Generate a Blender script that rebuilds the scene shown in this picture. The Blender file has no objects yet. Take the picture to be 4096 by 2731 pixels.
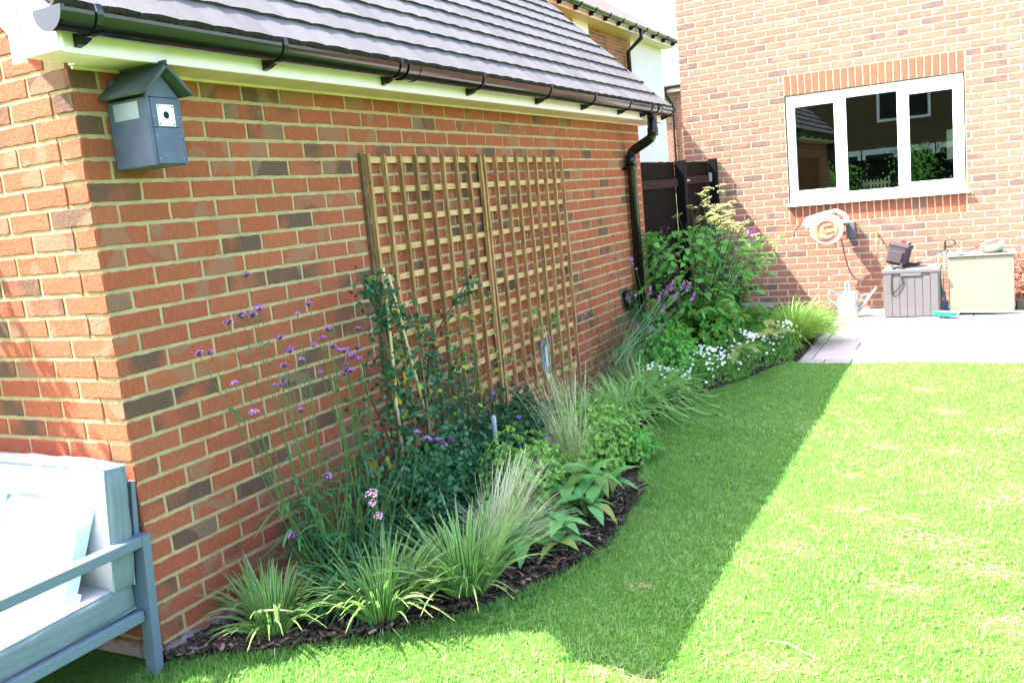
import bpy, math, random
import numpy as np
from mathutils import Vector, Matrix, Quaternion

random.seed(7)
R = np.random.RandomState(11)
S = bpy.context.scene
COL = S.collection

# ------------------------------------------------------------------ camera
CAMP = (2.6297, -2.0413, 1.5163)
yaw, pit, rol = -.4895, -.1518, -.0962
_f = Vector((math.sin(yaw)*math.cos(pit), math.cos(yaw)*math.cos(pit), math.sin(pit)))
_r = Vector((math.cos(yaw), -math.sin(yaw), 0)); _u = _r.cross(_f)
_r2 = _r*math.cos(rol)+_u*math.sin(rol); _u2 = -_r*math.sin(rol)+_u*math.cos(rol)
cam = bpy.data.cameras.new('camera'); cam.sensor_width = 36; cam.lens = 3562.55/4096*36
cam.clip_start = .05; cam.clip_end = 500
co = bpy.data.objects.new('camera', cam); COL.objects.link(co)
M = Matrix((_r2, _u2, -_f)).transposed().to_4x4(); M.translation = Vector(CAMP)
co.matrix_world = M; S.camera = co

def onscreen(p, m=.06):
    d = Vector(p)-Vector(CAMP); z = d.dot(_f)
    if z < .1: return False, 99
    x = d.dot(_r2)/z*3562.55/4096; y = d.dot(_u2)/z*3562.55/4096
    return (abs(x) < .5+m and abs(y) < .333+m), z

# ------------------------------------------------------------------ light
SUN = Vector((.64, .31, -1)).normalized()
W = bpy.data.worlds.new('World'); S.world = W; W.use_nodes = True
nt = W.node_tree; bg = nt.nodes['Background']
sky = nt.nodes.new('ShaderNodeTexSky'); sky.sky_type = 'NISHITA'; sky.sun_disc = False
sky.sun_elevation = math.asin(-SUN.z); sky.sun_rotation = math.atan2(-SUN.x, -SUN.y)
sky.air_density = 1.0; sky.dust_density = 3.0; sky.ozone_density = .6
nt.links.new(sky.outputs[0], bg.inputs[0]); bg.inputs[1].default_value = .15
sl = bpy.data.lights.new('sun', 'SUN'); sl.energy = 4.2; sl.angle = math.radians(.53); sl.color = (1, .94, .84)
so = bpy.data.objects.new('sun', sl); COL.objects.link(so)
so.rotation_euler = SUN.to_track_quat('-Z', 'Y').to_euler(); so.location = (-8, -6, 14)
S.view_settings.view_transform = 'Standard'; S.view_settings.look = 'None'
S.view_settings.gamma = 1; S.view_settings.exposure = 3.14; S.view_settings.use_curve_mapping = False
S.render.engine = 'CYCLES'
S.cycles.max_bounces = 8; S.cycles.diffuse_bounces = 4; S.cycles.transparent_max_bounces = 12
S.cycles.caustics_reflective = False; S.cycles.caustics_refractive = False
S.cycles.use_denoising = True

# ------------------------------------------------------------------ materials
def sc(r, g, b):
    f = lambda c: ((c/255+.055)/1.055)**2.4 if c > 10 else c/255/12.92
    return (f(r), f(g), f(b), 1)

def mat(name, col=(.5, .5, .5), rough=.6, metal=0, spec=.4, bump=0, bscale=60, var=0, vscale=8, coat=0, col2=None):
    m = bpy.data.materials.new(name); m.use_nodes = True; t = m.node_tree; p = t.nodes['Principled BSDF']
    p.inputs['Base Color'].default_value = (*col[:3], 1); p.inputs['Roughness'].default_value = rough
    p.inputs['Metallic'].default_value = metal; p.inputs['Specular IOR Level'].default_value = spec
    p.inputs['Coat Weight'].default_value = coat
    N = lambda k: t.nodes.new(k)
    if var or bump:
        g = N('ShaderNodeNewGeometry')
    if var:
        n = N('ShaderNodeTexNoise'); n.inputs['Scale'].default_value = vscale; n.inputs['Detail'].default_value = 6
        t.links.new(g.outputs['Position'], n.inputs['Vector'])
        r = N('ShaderNodeValToRGB'); r.color_ramp.elements[0].position = .32; r.color_ramp.elements[1].position = .68
        c2 = col2 or tuple(c*(1-var) for c in col[:3])
        r.color_ramp.elements[0].color = (*c2[:3], 1); r.color_ramp.elements[1].color = (*[min(1, c*(1+var*.3)) for c in col[:3]], 1)
        t.links.new(n.outputs['Fac'], r.inputs['Fac']); t.links.new(r.outputs['Color'], p.inputs['Base Color'])
    if bump:
        n2 = N('ShaderNodeTexNoise'); n2.inputs['Scale'].default_value = bscale; n2.inputs['Detail'].default_value = 8
        t.links.new(g.outputs['Position'], n2.inputs['Vector'])
        b = N('ShaderNodeBump'); b.inputs['Strength'].default_value = bump; b.inputs['Distance'].default_value = .01
        t.links.new(n2.outputs['Fac'], b.inputs['Height']); t.links.new(b.outputs['Normal'], p.inputs['Normal'])
    return m

class NG:
    """small node-graph helper"""
    def __init__(s, m): s.t = m.node_tree; s.p = s.t.nodes['Principled BSDF']
    def n(s, k, **kw):
        x = s.t.nodes.new(k)
        for a, b in kw.items():
            if a.startswith('i_'):
                key = a[2:]; key = int(key) if key.isdigit() else key.replace('_', ' ')
                x.inputs[key].default_value = b
            else: setattr(x, a, b)
        return x
    def l(s, a, b): s.t.links.new(a, b)
    def math(s, op, a, b=None):
        x = s.n('ShaderNodeMath', operation=op)
        for i, v in enumerate((a, b)):
            if v is None: continue
            if isinstance(v, (int, float)): x.inputs[i].default_value = v
            else: s.l(v, x.inputs[i])
        return x.outputs[0]
    def ramp(s, fac, stops, interp='LINEAR'):
        x = s.n('ShaderNodeValToRGB'); e = x.color_ramp.elements; x.color_ramp.interpolation = interp
        while len(e) < len(stops): e.new(.5)
        for k, (pos, c) in enumerate(stops):
            e[k].position = pos; e[k].color = (*c[:3], 1) if not isinstance(c, (int, float)) else (c, c, c, 1)
        s.l(fac, x.inputs[0]); return x.outputs[0]
    def mix(s, fac, a, b, bt='MIX'):
        x = s.n('ShaderNodeMix', data_type='RGBA', blend_type=bt)
        for i, v in ((0, fac), (6, a), (7, b)):
            if isinstance(v, (int, float)): x.inputs[i].default_value = v
            elif isinstance(v, tuple): x.inputs[i].default_value = (*v[:3], 1)
            else: s.l(v, x.inputs[i])
        return x.outputs[2]
    def rnd(s):
        o = s.n('ShaderNodeObjectInfo').outputs['Random']
        a = s.n('ShaderNodeAttribute', attribute_name='rnd').outputs['Fac']
        return s.math('FRACT', s.math('ADD', o, a))
    def pos(s, scale=None):
        g = s.n('ShaderNodeNewGeometry').outputs['Position']
        if scale:
            v = s.n('ShaderNodeVectorMath', operation='MULTIPLY'); s.l(g, v.inputs[0]); v.inputs[1].default_value = scale
            return v.outputs[0]
        return g
    def noise(s, vec, sc_, det=5, rough=.6, w=None):
        x = s.n('ShaderNodeTexNoise'); x.inputs['Scale'].default_value = sc_; x.inputs['Detail'].default_value = det
        x.inputs['Roughness'].default_value = rough
        if w is not None:
            x.noise_dimensions = '4D'; s.l(w, x.inputs['W'])
        s.l(vec, x.inputs['Vector']); return x.outputs['Fac']
    def bump(s, h, st=.4, d=.01):
        b = s.n('ShaderNodeBump', i_Strength=st, i_Distance=d); s.l(h, b.inputs['Height']); s.l(b.outputs[0], s.p.inputs['Normal'])

def brick_mat(name, cols, dark, pale, darkamt, paleamt, stain=False):
    m = mat(name, (.3, .1, .05), .85, spec=.15); g = NG(m)
    r = g.rnd(); P = g.pos()
    base = g.ramp(r, [(i/(len(cols)-1), c) for i, c in enumerate(cols)])
    w = g.math('MULTIPLY', r, 37.0)
    fine = g.noise(g.pos((1, 1, .35)), 90, 6, .7)
    base = g.mix(.5, base, g.ramp(fine, [(.3, tuple(c*.62 for c in cols[0][:3])), (.7, tuple(min(1, c*1.25) for c in cols[1][:3]))]))
    # smoky kiln marks: whole ends of some bricks
    n1 = g.noise(P, 5.5, 2, .5, w)
    gate = g.ramp(g.math('FRACT', g.math('MULTIPLY', r, 7.31)), [(.70, 0.), (.74, 1.)])
    k1 = g.math('ADD', n1, g.math('MULTIPLY', g.math('FRACT', g.math('MULTIPLY', r, 17.3)), .22))
    dm = g.math('MULTIPLY', g.ramp(k1, [(darkamt-.14, 0.), (darkamt+.05, .92)]), gate)
    base = g.mix(dm, base, g.mix(fine, dark, tuple(c*1.5 for c in dark)))
    # pale mauve/buff drag patches
    w2 = g.math('ADD', w, 11.3)
    n2 = g.noise(P, 6.5, 1.2, .4, w2)
    gate2 = g.ramp(g.math('FRACT', g.math('MULTIPLY', r, 11.7)), [(.52, 0.), (.56, 1.)])
    pm = g.math('MULTIPLY', g.ramp(n2, [(paleamt-.06, 0.), (paleamt-.03, .55)]), gate2)
    base = g.mix(pm, base, pale)
    # vertical streaks
    st = g.noise(g.pos((1, 1, .12)), 140, 3, .6)
    base = g.mix(g.ramp(st, [(.55, 0.), (.75, .22)]), base, tuple(min(1, c*1.6+.04) for c in cols[1][:3]))
    if stain:
        z = g.n('ShaderNodeSeparateXYZ'); g.l(P, z.inputs[0])
        zz = g.math('ADD', z.outputs[2], g.math('MULTIPLY', g.noise(P, 14, 5), -.09))
        base = g.mix(g.ramp(g.math('ADD', g.math('MULTIPLY', zz, 5), .5), [(.5, .62), (.62, 0.)]), base, (.42, .40, .42))
    g.l(base, g.p.inputs['Base Color'])
    g.bump(g.math('ADD', g.noise(P, 55, 7, .7), g.math('MULTIPLY', g.noise(P, 300, 3), .5)), .9, .008)
    return m

M_brick = brick_mat('garage_brick', [(.33, .085, .042), (.38, .10, .048), (.34, .088, .052), (.40, .13, .065), (.29, .085, .048), (.37, .10, .050), (.32, .105, .055)],
                    (.085, .055, .040), (.26, .16, .105), .62, .615, True)
M_brick2 = brick_mat('house_brick', [(.285, .118, .082), (.32, .145, .105), (.295, .126, .088), (.33, .165, .122), (.285, .112, .076), (.31, .14, .10)],
                     (.10, .07, .065), (.29, .17, .125), .645, .63)
M_soldier = brick_mat('soldier_brick', [(.26, .088, .052), (.28, .095, .055), (.27, .09, .05)], (.12, .07, .05), (.28, .12, .08), .75, .72)
M_mortar = mat('mortar', (.42, .31, .17), .95, spec=.1, bump=.5, bscale=120, var=.22, vscale=9)
M_mortar2 = mat('mortar_house', (.50, .41, .26), .95, spec=.1, bump=.5, bscale=120, var=.15, vscale=9)
M_white = mat('white_upvc', (.86, .69, .75), .35, spec=.4, var=.05, vscale=14)
M_frame = mat('white_window_frame', (.78, .77, .78), .3, spec=.45)
M_cream = mat('soffit_board', (.78, .58, .50), .5, var=.12, vscale=10)
M_black = mat('black_gutter_pvc', (.007, .007, .008), .12, spec=.45, var=.4, vscale=40, bump=.03, bscale=200)
M_tile = mat('grey_slate_tile', (.14, .145, .165), .75, spec=.2)
g = NG(M_tile); r_ = g.rnd()
b_ = g.ramp(r_, [(0, (.095, .088, .092)), (.5, (.115, .107, .110)), (1, (.082, .076, .080))])
b_ = g.mix(g.ramp(g.noise(g.pos(), 45, 8, .7), [(.4, 0.), (.75, .45)]), b_, (.14, .13, .13))
b_ = g.mix(g.ramp(g.noise(g.pos(), 260, 2), [(.68, 0.), (.74, .6)]), b_, (.22, .22, .21))
g.l(b_, g.p.inputs['Base Color']); g.bump(g.noise(g.pos(), 130, 6, .7), .5, .005)
M_tiledge = mat('tile_edge', (.055, .05, .032), .9, bump=.8, bscale=150, var=.5, vscale=60)
M_wood = mat('pressure_treated_pine', (.40, .25, .085), .75, spec=.2)
g = NG(M_wood); r_ = g.rnd()
b_ = g.ramp(r_, [(0, (.42, .205, .085)), (.3, (.50, .25, .11)), (.42, (.16, .078, .03)), (.55, (.15, .07, .028)), (.68, (.54, .30, .13)), (1, (.30, .15, .055))])
b_ = g.mix(g.ramp(g.noise(g.pos((1, 1, .08)), 70, 5, .65), [(.35, .75), (.62, 0.)]), b_, (.10, .055, .022))
b_ = g.mix(g.ramp(g.noise(g.pos((1, 1, .5)), 22, 2), [(.66, 0.), (.72, .7)]), b_, (.07, .035, .015))
g.l(b_, g.p.inputs['Base Color']); g.bump(g.noise(g.pos((1, 1, .1)), 120, 4), .5, .004)
M_woodh = mat('pine_cross_lath', (.47, .32, .13), .75, spec=.2)
g = NG(M_woodh); r_ = g.rnd()
b_ = g.ramp(r_, [(0, (.58, .34, .155)), (.5, (.64, .40, .19)), (1, (.54, .31, .14))])
b_ = g.mix(g.ramp(g.noise(g.pos((1, .08, 1)), 80, 5, .65), [(.4, .5), (.6, 0.)]), b_, (.25, .15, .06))
b_ = g.mix(g.ramp(g.noise(g.pos((1, .5, 1)), 26, 2), [(.68, 0.), (.73, .7)]), b_, (.09, .05, .02))
g.l(b_, g.p.inputs['Base Color']); g.bump(g.noise(g.pos((1, .1, 1)), 120, 4), .4, .004)
M_darkwood = mat('weathered_dark_batten', (.17, .095, .045), .85, var=.4, vscale=30)
M_nest = mat('grey_blue_nest_box_paint', (.10, .112, .172), .7, bump=.35, bscale=220, var=.22, vscale=18)
M_nestroof = mat('grey_nest_box_roof_paint', (.075, .09, .092), .75, bump=.4, bscale=160, var=.35, vscale=16)
M_steel = mat('brushed_steel_plate', (.72, .70, .72), .35, metal=.3)
M_greyp = mat('dull_grey_plate', (.33, .36, .38), .5)
M_screw = mat('screw_head', (.25, .25, .25), .35, metal=.8)
M_dark = mat('dark_void', (.01, .01, .01), .9)
M_sofam = mat('slate_grey_powder_coat', (.11, .145, .185), .42, spec=.4, bump=.08, bscale=400)
M_cushshade = mat('shaded_cushion_fabric', (.16, .20, .21), .9, spec=.1, bump=.35, bscale=420, var=.12, vscale=9)  # cushion sides: shade is put into this darker copy of the fabric
M_cushlit = mat('sunlit_cushion_fabric', (.42, .40, .41), .9, spec=.1, bump=.3, bscale=420, var=.06, vscale=9)  # same fabric painted paler for the faces that catch the sun
M_scat = mat('pale_blue_scatter_fabric', (.34, .44, .50), .9, spec=.1, bump=.3, bscale=420, var=.08, vscale=7)
M_pipe = mat('cushion_piping', (.20, .26, .30), .8)
M_paving = mat('buff_stone_paving', (.36, .31, .31), .85, spec=.2, bump=.25, bscale=50, var=.10, vscale=3)
M_paver = mat('grey_edge_paver', (.30, .28, .25), .9, spec=.2, bump=.4, bscale=70, var=.22, vscale=8)
M_joint = mat('sandy_joint', (.27, .22, .15), .95, bump=.5, bscale=140, var=.3, vscale=30)
M_soil = mat('garden_soil', (.030, .020, .014), .95, spec=.1, bump=1, bscale=45, var=.5, vscale=22, col2=(.014, .010, .008))
M_bark = mat('bark_mulch', (.12, .07, .045), .9, bump=.5, bscale=100)
g = NG(M_bark); g.l(g.ramp(g.rnd(), [(0, (.02, .013, .010)), (.6, (.05, .030, .02)), (.85, (.12, .07, .045)), (1, (.26, .19, .14))]), g.p.inputs['Base Color'])
M_fence = mat('dark_stained_fence', (.0035, .0026, .0022), .8, spec=.1, bump=.4, bscale=70, var=.4, vscale=20)
M_rail = mat('brown_stained_rail', (.022, .012, .009), .8, spec=.15, bump=.3, bscale=70, var=.3, vscale=20)
M_post = mat('black_stained_post', (.002, .0025, .003), .7, spec=.12, bump=.3, bscale=60)
M_render = mat('white_render', (.66, .52, .55), .9, bump=.15, bscale=200, var=.04, vscale=3)
M_nbrick = brick_mat('neighbour_brick', [(.30, .105, .05), (.34, .13, .065), (.27, .09, .045)], (.10, .06, .05), (.34, .18, .12), .64, .7)
M_nroof = mat('neighbour_brown_tile', (.15, .10, .085), .8, bump=.3, bscale=40, var=.15, vscale=4)
M_froof = mat('far_grey_tile', (.17, .19, .20), .8, bump=.3, bscale=30, var=.12, vscale=3)
M_plast = mat('white_plastic', (.78, .77, .78), .35)
M_orange = mat('orange_plastic', (.46, .22, .13), .35)
M_rubber = mat('dark_hose_rubber', (.035, .025, .03), .45)
M_rubber2 = mat('brown_grey_hose', (.22, .13, .12), .4)
M_brass = mat('brass_tap', (.62, .50, .22), .3, metal=.9)
M_galv = mat('galvanised_steel', (.42, .43, .44), .42, metal=.55, var=.25, vscale=22)
M_boxg = mat('grey_resin_box', (.098, .093, .096), .6, bump=.15, bscale=150, var=.06, vscale=12)
M_blackfab = mat('black_nylon_bag', (.030, .022, .028), .75, bump=.3, bscale=300)
M_strap = mat('dark_webbing', (.018, .016, .015), .8, bump=.4, bscale=500)
M_red = mat('red_plastic_handle', (.62, .03, .05), .4)
M_greencane = mat('green_plastic_cane', (.03, .30, .07), .4)
M_cab = mat('cream_powder_coat', (.155, .16, .118), .5, bump=.03, bscale=60, var=.04, vscale=3)
M_teal = mat('teal_brush_bristle', (.04, .34, .25), .6)
M_tealp = mat('grey_green_handle', (.16, .33, .28), .5)
M_bluegrey = mat('blue_grey_plastic', (.10, .13, .22), .5)
M_bamboo = mat('bamboo_cane', (.55, .40, .19), .55, var=.2, vscale=30)
M_tie = mat('black_garden_tie', (.02, .02, .02), .5)
M_slateo = mat('slate_ornament', (.12, .13, .15), .6, var=.5, vscale=40, bump=.4, bscale=90)
M_label = mat('plastic_plant_label', (.36, .40, .43), .45, var=.15, vscale=60)
M_picket = mat('pale_pine', (.85, .70, .42), .6)
M_paper = mat('paper_notice', (.85, .75, .62), .8)
M_room = mat('room_wall', (.10, .10, .08), .9)
M_stone = mat('concrete_plinth', (.36, .32, .28), .9, bump=.4, bscale=60, var=.2, vscale=10)
M_terr = mat('timber_trough', (.12, .08, .06), .85, bump=.3)

def glass_mat():
    m = bpy.data.materials.new('window_glass'); m.use_nodes = True; t = m.node_tree
    t.nodes.remove(t.nodes['Principled BSDF'])
    g1 = t.nodes.new('ShaderNodeBsdfGlossy'); g1.inputs['Roughness'].default_value = .0; g1.inputs[0].default_value = (1, 1, 1, 1)
    tr = t.nodes.new('ShaderNodeBsdfTransparent'); tr.inputs[0].default_value = (.80, .86, .82, 1)
    fr = t.nodes.new('ShaderNodeFresnel'); fr.inputs[0].default_value = 1.75
    mx = t.nodes.new('ShaderNodeMixShader'); t.links.new(fr.outputs[0], mx.inputs[0]); t.links.new(tr.outputs[0], mx.inputs[1])
    t.links.new(g1.outputs[0], mx.inputs[2]); t.links.new(mx.outputs[0], t.nodes['Material Output'].inputs[0]); return m
M_glass = glass_mat()

def leaf_mat(name, stops, trans=.3, rough=.5, margin=None, tip=None, tcol=None):
    """stops = list of base colours picked by per-leaf random; margin = colour of leaf edges"""
    m = mat(name, stops[0], rough, spec=.3); g = NG(m)
    r = g.rnd()
    c = g.ramp(r, [(i/max(1, len(stops)-1), s) for i, s in enumerate(stops)])
    c = g.mix(g.ramp(g.noise(g.pos(), 60, 3), [(.35, .25), (.65, 0.)]), c, tuple(x*.6 for x in stops[0][:3]))
    if margin:
        u = g.n('ShaderNodeAttribute', attribute_name='uu').outputs['Fac']
        au = g.math('ABSOLUTE', u)
        c = g.mix(g.ramp(au, [(.64, 0.), (.74, 1.)]), c, margin)
    if tip:
        s_ = g.n('ShaderNodeAttribute', attribute_name='ss').outputs['Fac']
        c = g.mix(g.ramp(s_, [(.35, 0.), (.8, 1.)]), c, tip)
    g.l(c, g.p.inputs['Base Color'])
    t = m.node_tree; tl = t.nodes.new('ShaderNodeBsdfTranslucent'); mx = t.nodes.new('ShaderNodeMixShader')
    mx.inputs[0].default_value = trans
    mm = g.mix(.5, c, tcol or tuple(min(1, x*1.6) for x in stops[-1][:3])); g.l(mm, tl.inputs[0])
    t.links.new(g.p.outputs[0], mx.inputs[1]); t.links.new(tl.outputs[0], mx.inputs[2])
    t.links.new(mx.outputs[0], t.nodes['Material Output'].inputs[0]); return m

# ------------------------------------------------------------------ mesh helpers
class MB:
    def __init__(s): s.v = []; s.f = []; s.m = []; s.r = []
    def add(s, vs, fs, mi=0, r=None):
        o = len(s.v); r = random.random() if r is None else r
        s.v += [tuple(v) for v in vs]; s.f += [[i+o for i in f] for f in fs]; s.m += [mi]*len(fs); s.r += [r]*len(vs)
        return s
    def box(s, x0, x1, y0, y1, z0, z1, mi=0, r=None, M=None):
        vs = [Vector((x, y, z)) for z in (z0, z1) for y in (y0, y1) for x in (x0, x1)]
        if M: vs = [M@v for v in vs]
        return s.add(vs, [(0, 2, 3, 1), (4, 5, 7, 6), (0, 1, 5, 4), (2, 6, 7, 3), (0, 4, 6, 2), (1, 3, 7, 5)], mi, r)
    def bbox(s, x0, x1, y0, y1, z0, z1, b=.003, mi=0, r=None, M=None):
        """box with chamfered edges"""
        X = (x0, x1); Y = (y0, y1); Z = (z0, z1); vs = []; idx = {}
        for i in (0, 1):
            for j in (0, 1):
                for k in (0, 1):
                    sx, sy, sz = (1-2*i), (1-2*j), (1-2*k)
                    for a in range(3):
                        p = Vector((X[i]+sx*b*(a != 0), Y[j]+sy*b*(a != 1), Z[k]+sz*b*(a != 2)))
                        idx[i, j, k, a] = len(vs); vs.append(M@p if M else p)
        F = []
        I = lambda i, j, k, a: idx[i, j, k, a]
        for i in (0, 1):
            q = [I(i, 0, 0, 0), I(i, 1, 0, 0), I(i, 1, 1, 0), I(i, 0, 1, 0)]; F.append(q if i else q[::-1])
            q = [I(0, i, 0, 1), I(1, i, 0, 1), I(1, i, 1, 1), I(0, i, 1, 1)]; F.append(q[::-1] if i else q)
            q = [I(0, 0, i, 2), I(1, 0, i, 2), I(1, 1, i, 2), I(0, 1, i, 2)]; F.append(q if i else q[::-1])
        for a in (0, 1):
            for c in (0, 1):
                q = [I(0, a, c, 1), I(1, a, c, 1), I(1, a, c, 2), I(0, a, c, 2)]; F.append(q if (a == 0) == (c == 1) else q[::-1])
                if not ((a == 0) == (c == 0)): pass
                q = [I(a, 0, c, 0), I(a, 1, c, 0), I(a, 1, c, 2), I(a, 0, c, 2)]; F.append(q if (a == 1) == (c == 1) else q[::-1])
                q = [I(a, c, 0, 0), I(a, c, 1, 0), I(a, c, 1, 1), I(a, c, 0, 1)]; F.append(q if (a == 0) == (c == 1) else q[::-1])
        for i in (0, 1):
            for j in (0, 1):
                for k in (0, 1):
                    q = [I(i, j, k, 0), I(i, j, k, 1), I(i, j, k, 2)]; F.append(q if (i+j+k) % 2 else q[::-1])
        return s.add(vs, F, mi, r)
    def prism(s, poly, ax, a, b, mi=0, r=None):
        """poly in the two other axes, extruded along ax from a to b"""
        n = len(poly)
        def P(p, t):
            l = list(p); l.insert(ax, t); return l
        vs = [P(p, a) for p in poly]+[P(p, b) for p in poly]
        return s.add(vs, [list(range(n))[::-1], list(range(n, 2*n))]+[(i, (i+1) % n, n+(i+1) % n, n+i) for i in range(n)], mi, r)
    def tube(s, pts, rad, n=8, mi=0, r=None, caps=True):
        pts = [Vector(p) for p in pts]; rad = rad if isinstance(rad, (list, tuple)) else [rad]*len(pts)
        vs = []; up = None
        for i, p in enumerate(pts):
            d = (pts[min(i+1, len(pts)-1)]-pts[max(i-1, 0)]).normalized()
            if up is None: up = d.orthogonal().normalized()
            a = (up-d*up.dot(d)).normalized(); b = d.cross(a); up = a
            for k in range(n):
                t = 2*math.pi*k/n; vs.append(p+(a*math.cos(t)+b*math.sin(t))*rad[i])
        fs = [(i*n+k, i*n+(k+1) % n, (i+1)*n+(k+1) % n, (i+1)*n+k) for i in range(len(pts)-1) for k in range(n)]
        if caps: fs += [list(range(n))[::-1], list(range((len(pts)-1)*n, len(pts)*n))]
        return s.add(vs, fs, mi, r)
    def lathe(s, prof, c, n=24, mi=0, r=None, ax='z', M=None):
        vs = []
        for (rr, z) in prof:
            for k in range(n):
                t = 2*math.pi*k/n; x, y = rr*math.cos(t), rr*math.sin(t)
                p = Vector((x, y, z)) if ax == 'z' else (Vector((x, z, y)) if ax == 'y' else Vector((z, x, y)))
                if M: p = M@p
                vs.append(p+Vector(c))
        fs = [(i*n+k, i*n+(k+1) % n, (i+1)*n+(k+1) % n, (i+1)*n+k) for i in range(len(prof)-1) for k in range(n)]
        return s.add(vs, fs, mi, r)
    def mesh(s, name, mats, smooth=False):
        me = bpy.data.meshes.new(name); me.from_pydata(s.v, [], s.f)
        for m in (mats if isinstance(mats, (list, tuple)) else [mats]): me.materials.append(m)
        me.polygons.foreach_set('material_index', s.m)
        a = me.attributes.new('rnd', 'FLOAT', 'POINT'); a.data.foreach_set('value', s.r)
        if smooth: me.polygons.foreach_set('use_smooth', [True]*len(me.polygons))
        me.update(); return me
    def obj(s, name, mats, parent=None, smooth=False, zero=True):
        if zero:
            s.r = [0.0]*len(s.v) if len(set(s.r)) <= 1 else s.r
        return link(name, s.mesh(name, mats, smooth), parent)

def link(name, me, parent=None, loc=None, rot=None, label=None):
    o = bpy.data.objects.new(name, me); COL.objects.link(o)
    if parent: o.parent = parent
    if loc is not None: o.location = loc
    if rot is not None: o.rotation_euler = rot
    if label: o['label'] = label
    return o

def thing(name, label, cat, loc=(0, 0, 0), group=None, rz=0):
    o = bpy.data.objects.new(name, None); COL.objects.link(o); o.location = loc; o.rotation_euler = (0, 0, rz)
    o.empty_display_size = .1
    o['label'] = label; o['category'] = cat
    if group: o['group'] = group
    return o

def tag(o, label, cat, group=None):
    o['label'] = label; o['category'] = cat
    if group: o['group'] = group
    return o

def kind(o, k): o['kind'] = k; return o

def npmesh(name, V, F, mats, attrs=None, smooth=False, mi=None):
    """V (n,3), F (m,k) uniform polygon size"""
    me = bpy.data.meshes.new(name); n = len(V); m, k = F.shape
    me.vertices.add(n); me.vertices.foreach_set('co', np.ascontiguousarray(V, dtype=np.float32).ravel())
    me.loops.add(m*k); me.loops.foreach_set('vertex_index', F.astype(np.int32).ravel())
    me.polygons.add(m); me.polygons.foreach_set('loop_start', np.arange(0, m*k, k, dtype=np.int32))
    if mi is not None: me.polygons.foreach_set('material_index', mi.astype(np.int32))
    if smooth: me.polygons.foreach_set('use_smooth', np.ones(m, dtype=bool))
    for mm in (mats if isinstance(mats, (list, tuple)) else [mats]): me.materials.append(mm)
    for a, val in (attrs or {}).items():
        at = me.attributes.new(a, 'FLOAT', 'POINT'); at.data.foreach_set('value', val.astype(np.float32))
    me.update(calc_edges=True); return me

def nrm(a): return a/np.maximum(np.linalg.norm(a, axis=1, keepdims=True), 1e-9)

def ribbons(P, D, L, Wd, bend, segs=4, prof='blade', rnd=None, gexp=2.2):
    """strap leaves: start P, unit start dir D, length, width, bend = how far gravity pulls the tip"""
    n = len(P); s = np.linspace(0, 1, segs+1)
    H = D.copy(); H[:, 2] = 0; hn = np.linalg.norm(H, axis=1, keepdims=True); H = np.where(hn > 1e-4, H/np.maximum(hn, 1e-6), np.array([[1., 0, 0]]))
    side = nrm(np.cross(D, np.array([[0, 0, 1.]])) + 1e-5)
    ph = R.uniform(-.6, .6, (n, 1)); side = nrm(side*np.cos(ph)+np.cross(side, D)*np.sin(ph))
    V = np.zeros((n, segs+1, 2, 3)); b = bend[:, None]; Lc = L[:, None]
    for i, t in enumerate(s):
        c = P + Lc*(D*t + H*b*.55*t*t - np.array([[0, 0, 1.]])*b*t**gexp)
        w = {'blade': (1-t**3)*(.6+.4*min(1, t*4)), 'hair': 1-.6*t, 'leaf': math.sin(math.pi*min(.97, .08+t*.92))**.7}[prof]
        w = max(w, .03)
        V[:, i, 0] = c-side*Wd[:, None]*w*.5; V[:, i, 1] = c+side*Wd[:, None]*w*.5
    base = (np.arange(n)*(segs+1)*2)[:, None]
    F = np.stack([base+np.array([[2*i, 2*i+1, 2*i+3, 2*i+2]]) for i in range(segs)], 1).reshape(-1, 4)
    rr = R.rand(n) if rnd is None else rnd
    rA = np.repeat(rr, (segs+1)*2)
    uu = np.tile(np.array([-1., 1.]), n*(segs+1)); ss = np.tile(np.repeat(s, 2), n)
    return V.reshape(-1, 3), F, {'rnd': rA, 'uu': uu, 'ss': ss}

def leafmesh(P, D, Nn, L, Wd, fold=.25, droop=.2, simple=False, rnd=None):
    """leaves with a folded midrib; triangles only"""
    n = len(P); D = nrm(D); Sd = nrm(np.cross(D, Nn)); N2 = np.cross(Sd, D)
    Lc = L[:, None]; Wc = Wd[:, None]
    if simple:
        st = [(0, 0, 0), (.42, -1, fold), (.42, 1, fold), (1, 0, -droop)]
        tri = [(0, 3, 1), (0, 2, 3)]
    else:
        st = [(0, 0, 0), (.28, -.85, fold), (.28, 0, 0), (.28, .85, fold), (.62, -.8, fold-droop*.35), (.62, 0, -droop*.35), (.62, .8, fold-droop*.35), (1, 0, -droop)]
        tri = [(0, 2, 1), (0, 3, 2), (1, 2, 5), (1, 5, 4), (2, 3, 6), (2, 6, 5), (4, 5, 7), (5, 6, 7)]
    k = len(st); V = np.zeros((n, k, 3))
    for i, (t, w, h) in enumerate(st):
        hh = (h*Wc*.5) if h >= 0 else h*Lc
        if not simple and t == .62: hh = fold*abs(w)*Wc*.5 - droop*.35*Lc
        V[:, i] = P + D*Lc*t + Sd*Wc*.5*w + N2*hh
    F = (np.arange(n)*k)[:, None, None]+np.array(tri)[None]; F = F.reshape(-1, 3)
    rr = R.rand(n) if rnd is None else rnd
    return V.reshape(-1, 3), F, {'rnd': np.repeat(rr, k), 'ss': np.tile([a[0] for a in st], n), 'uu': np.tile([a[1] for a in st], n)}

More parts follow.
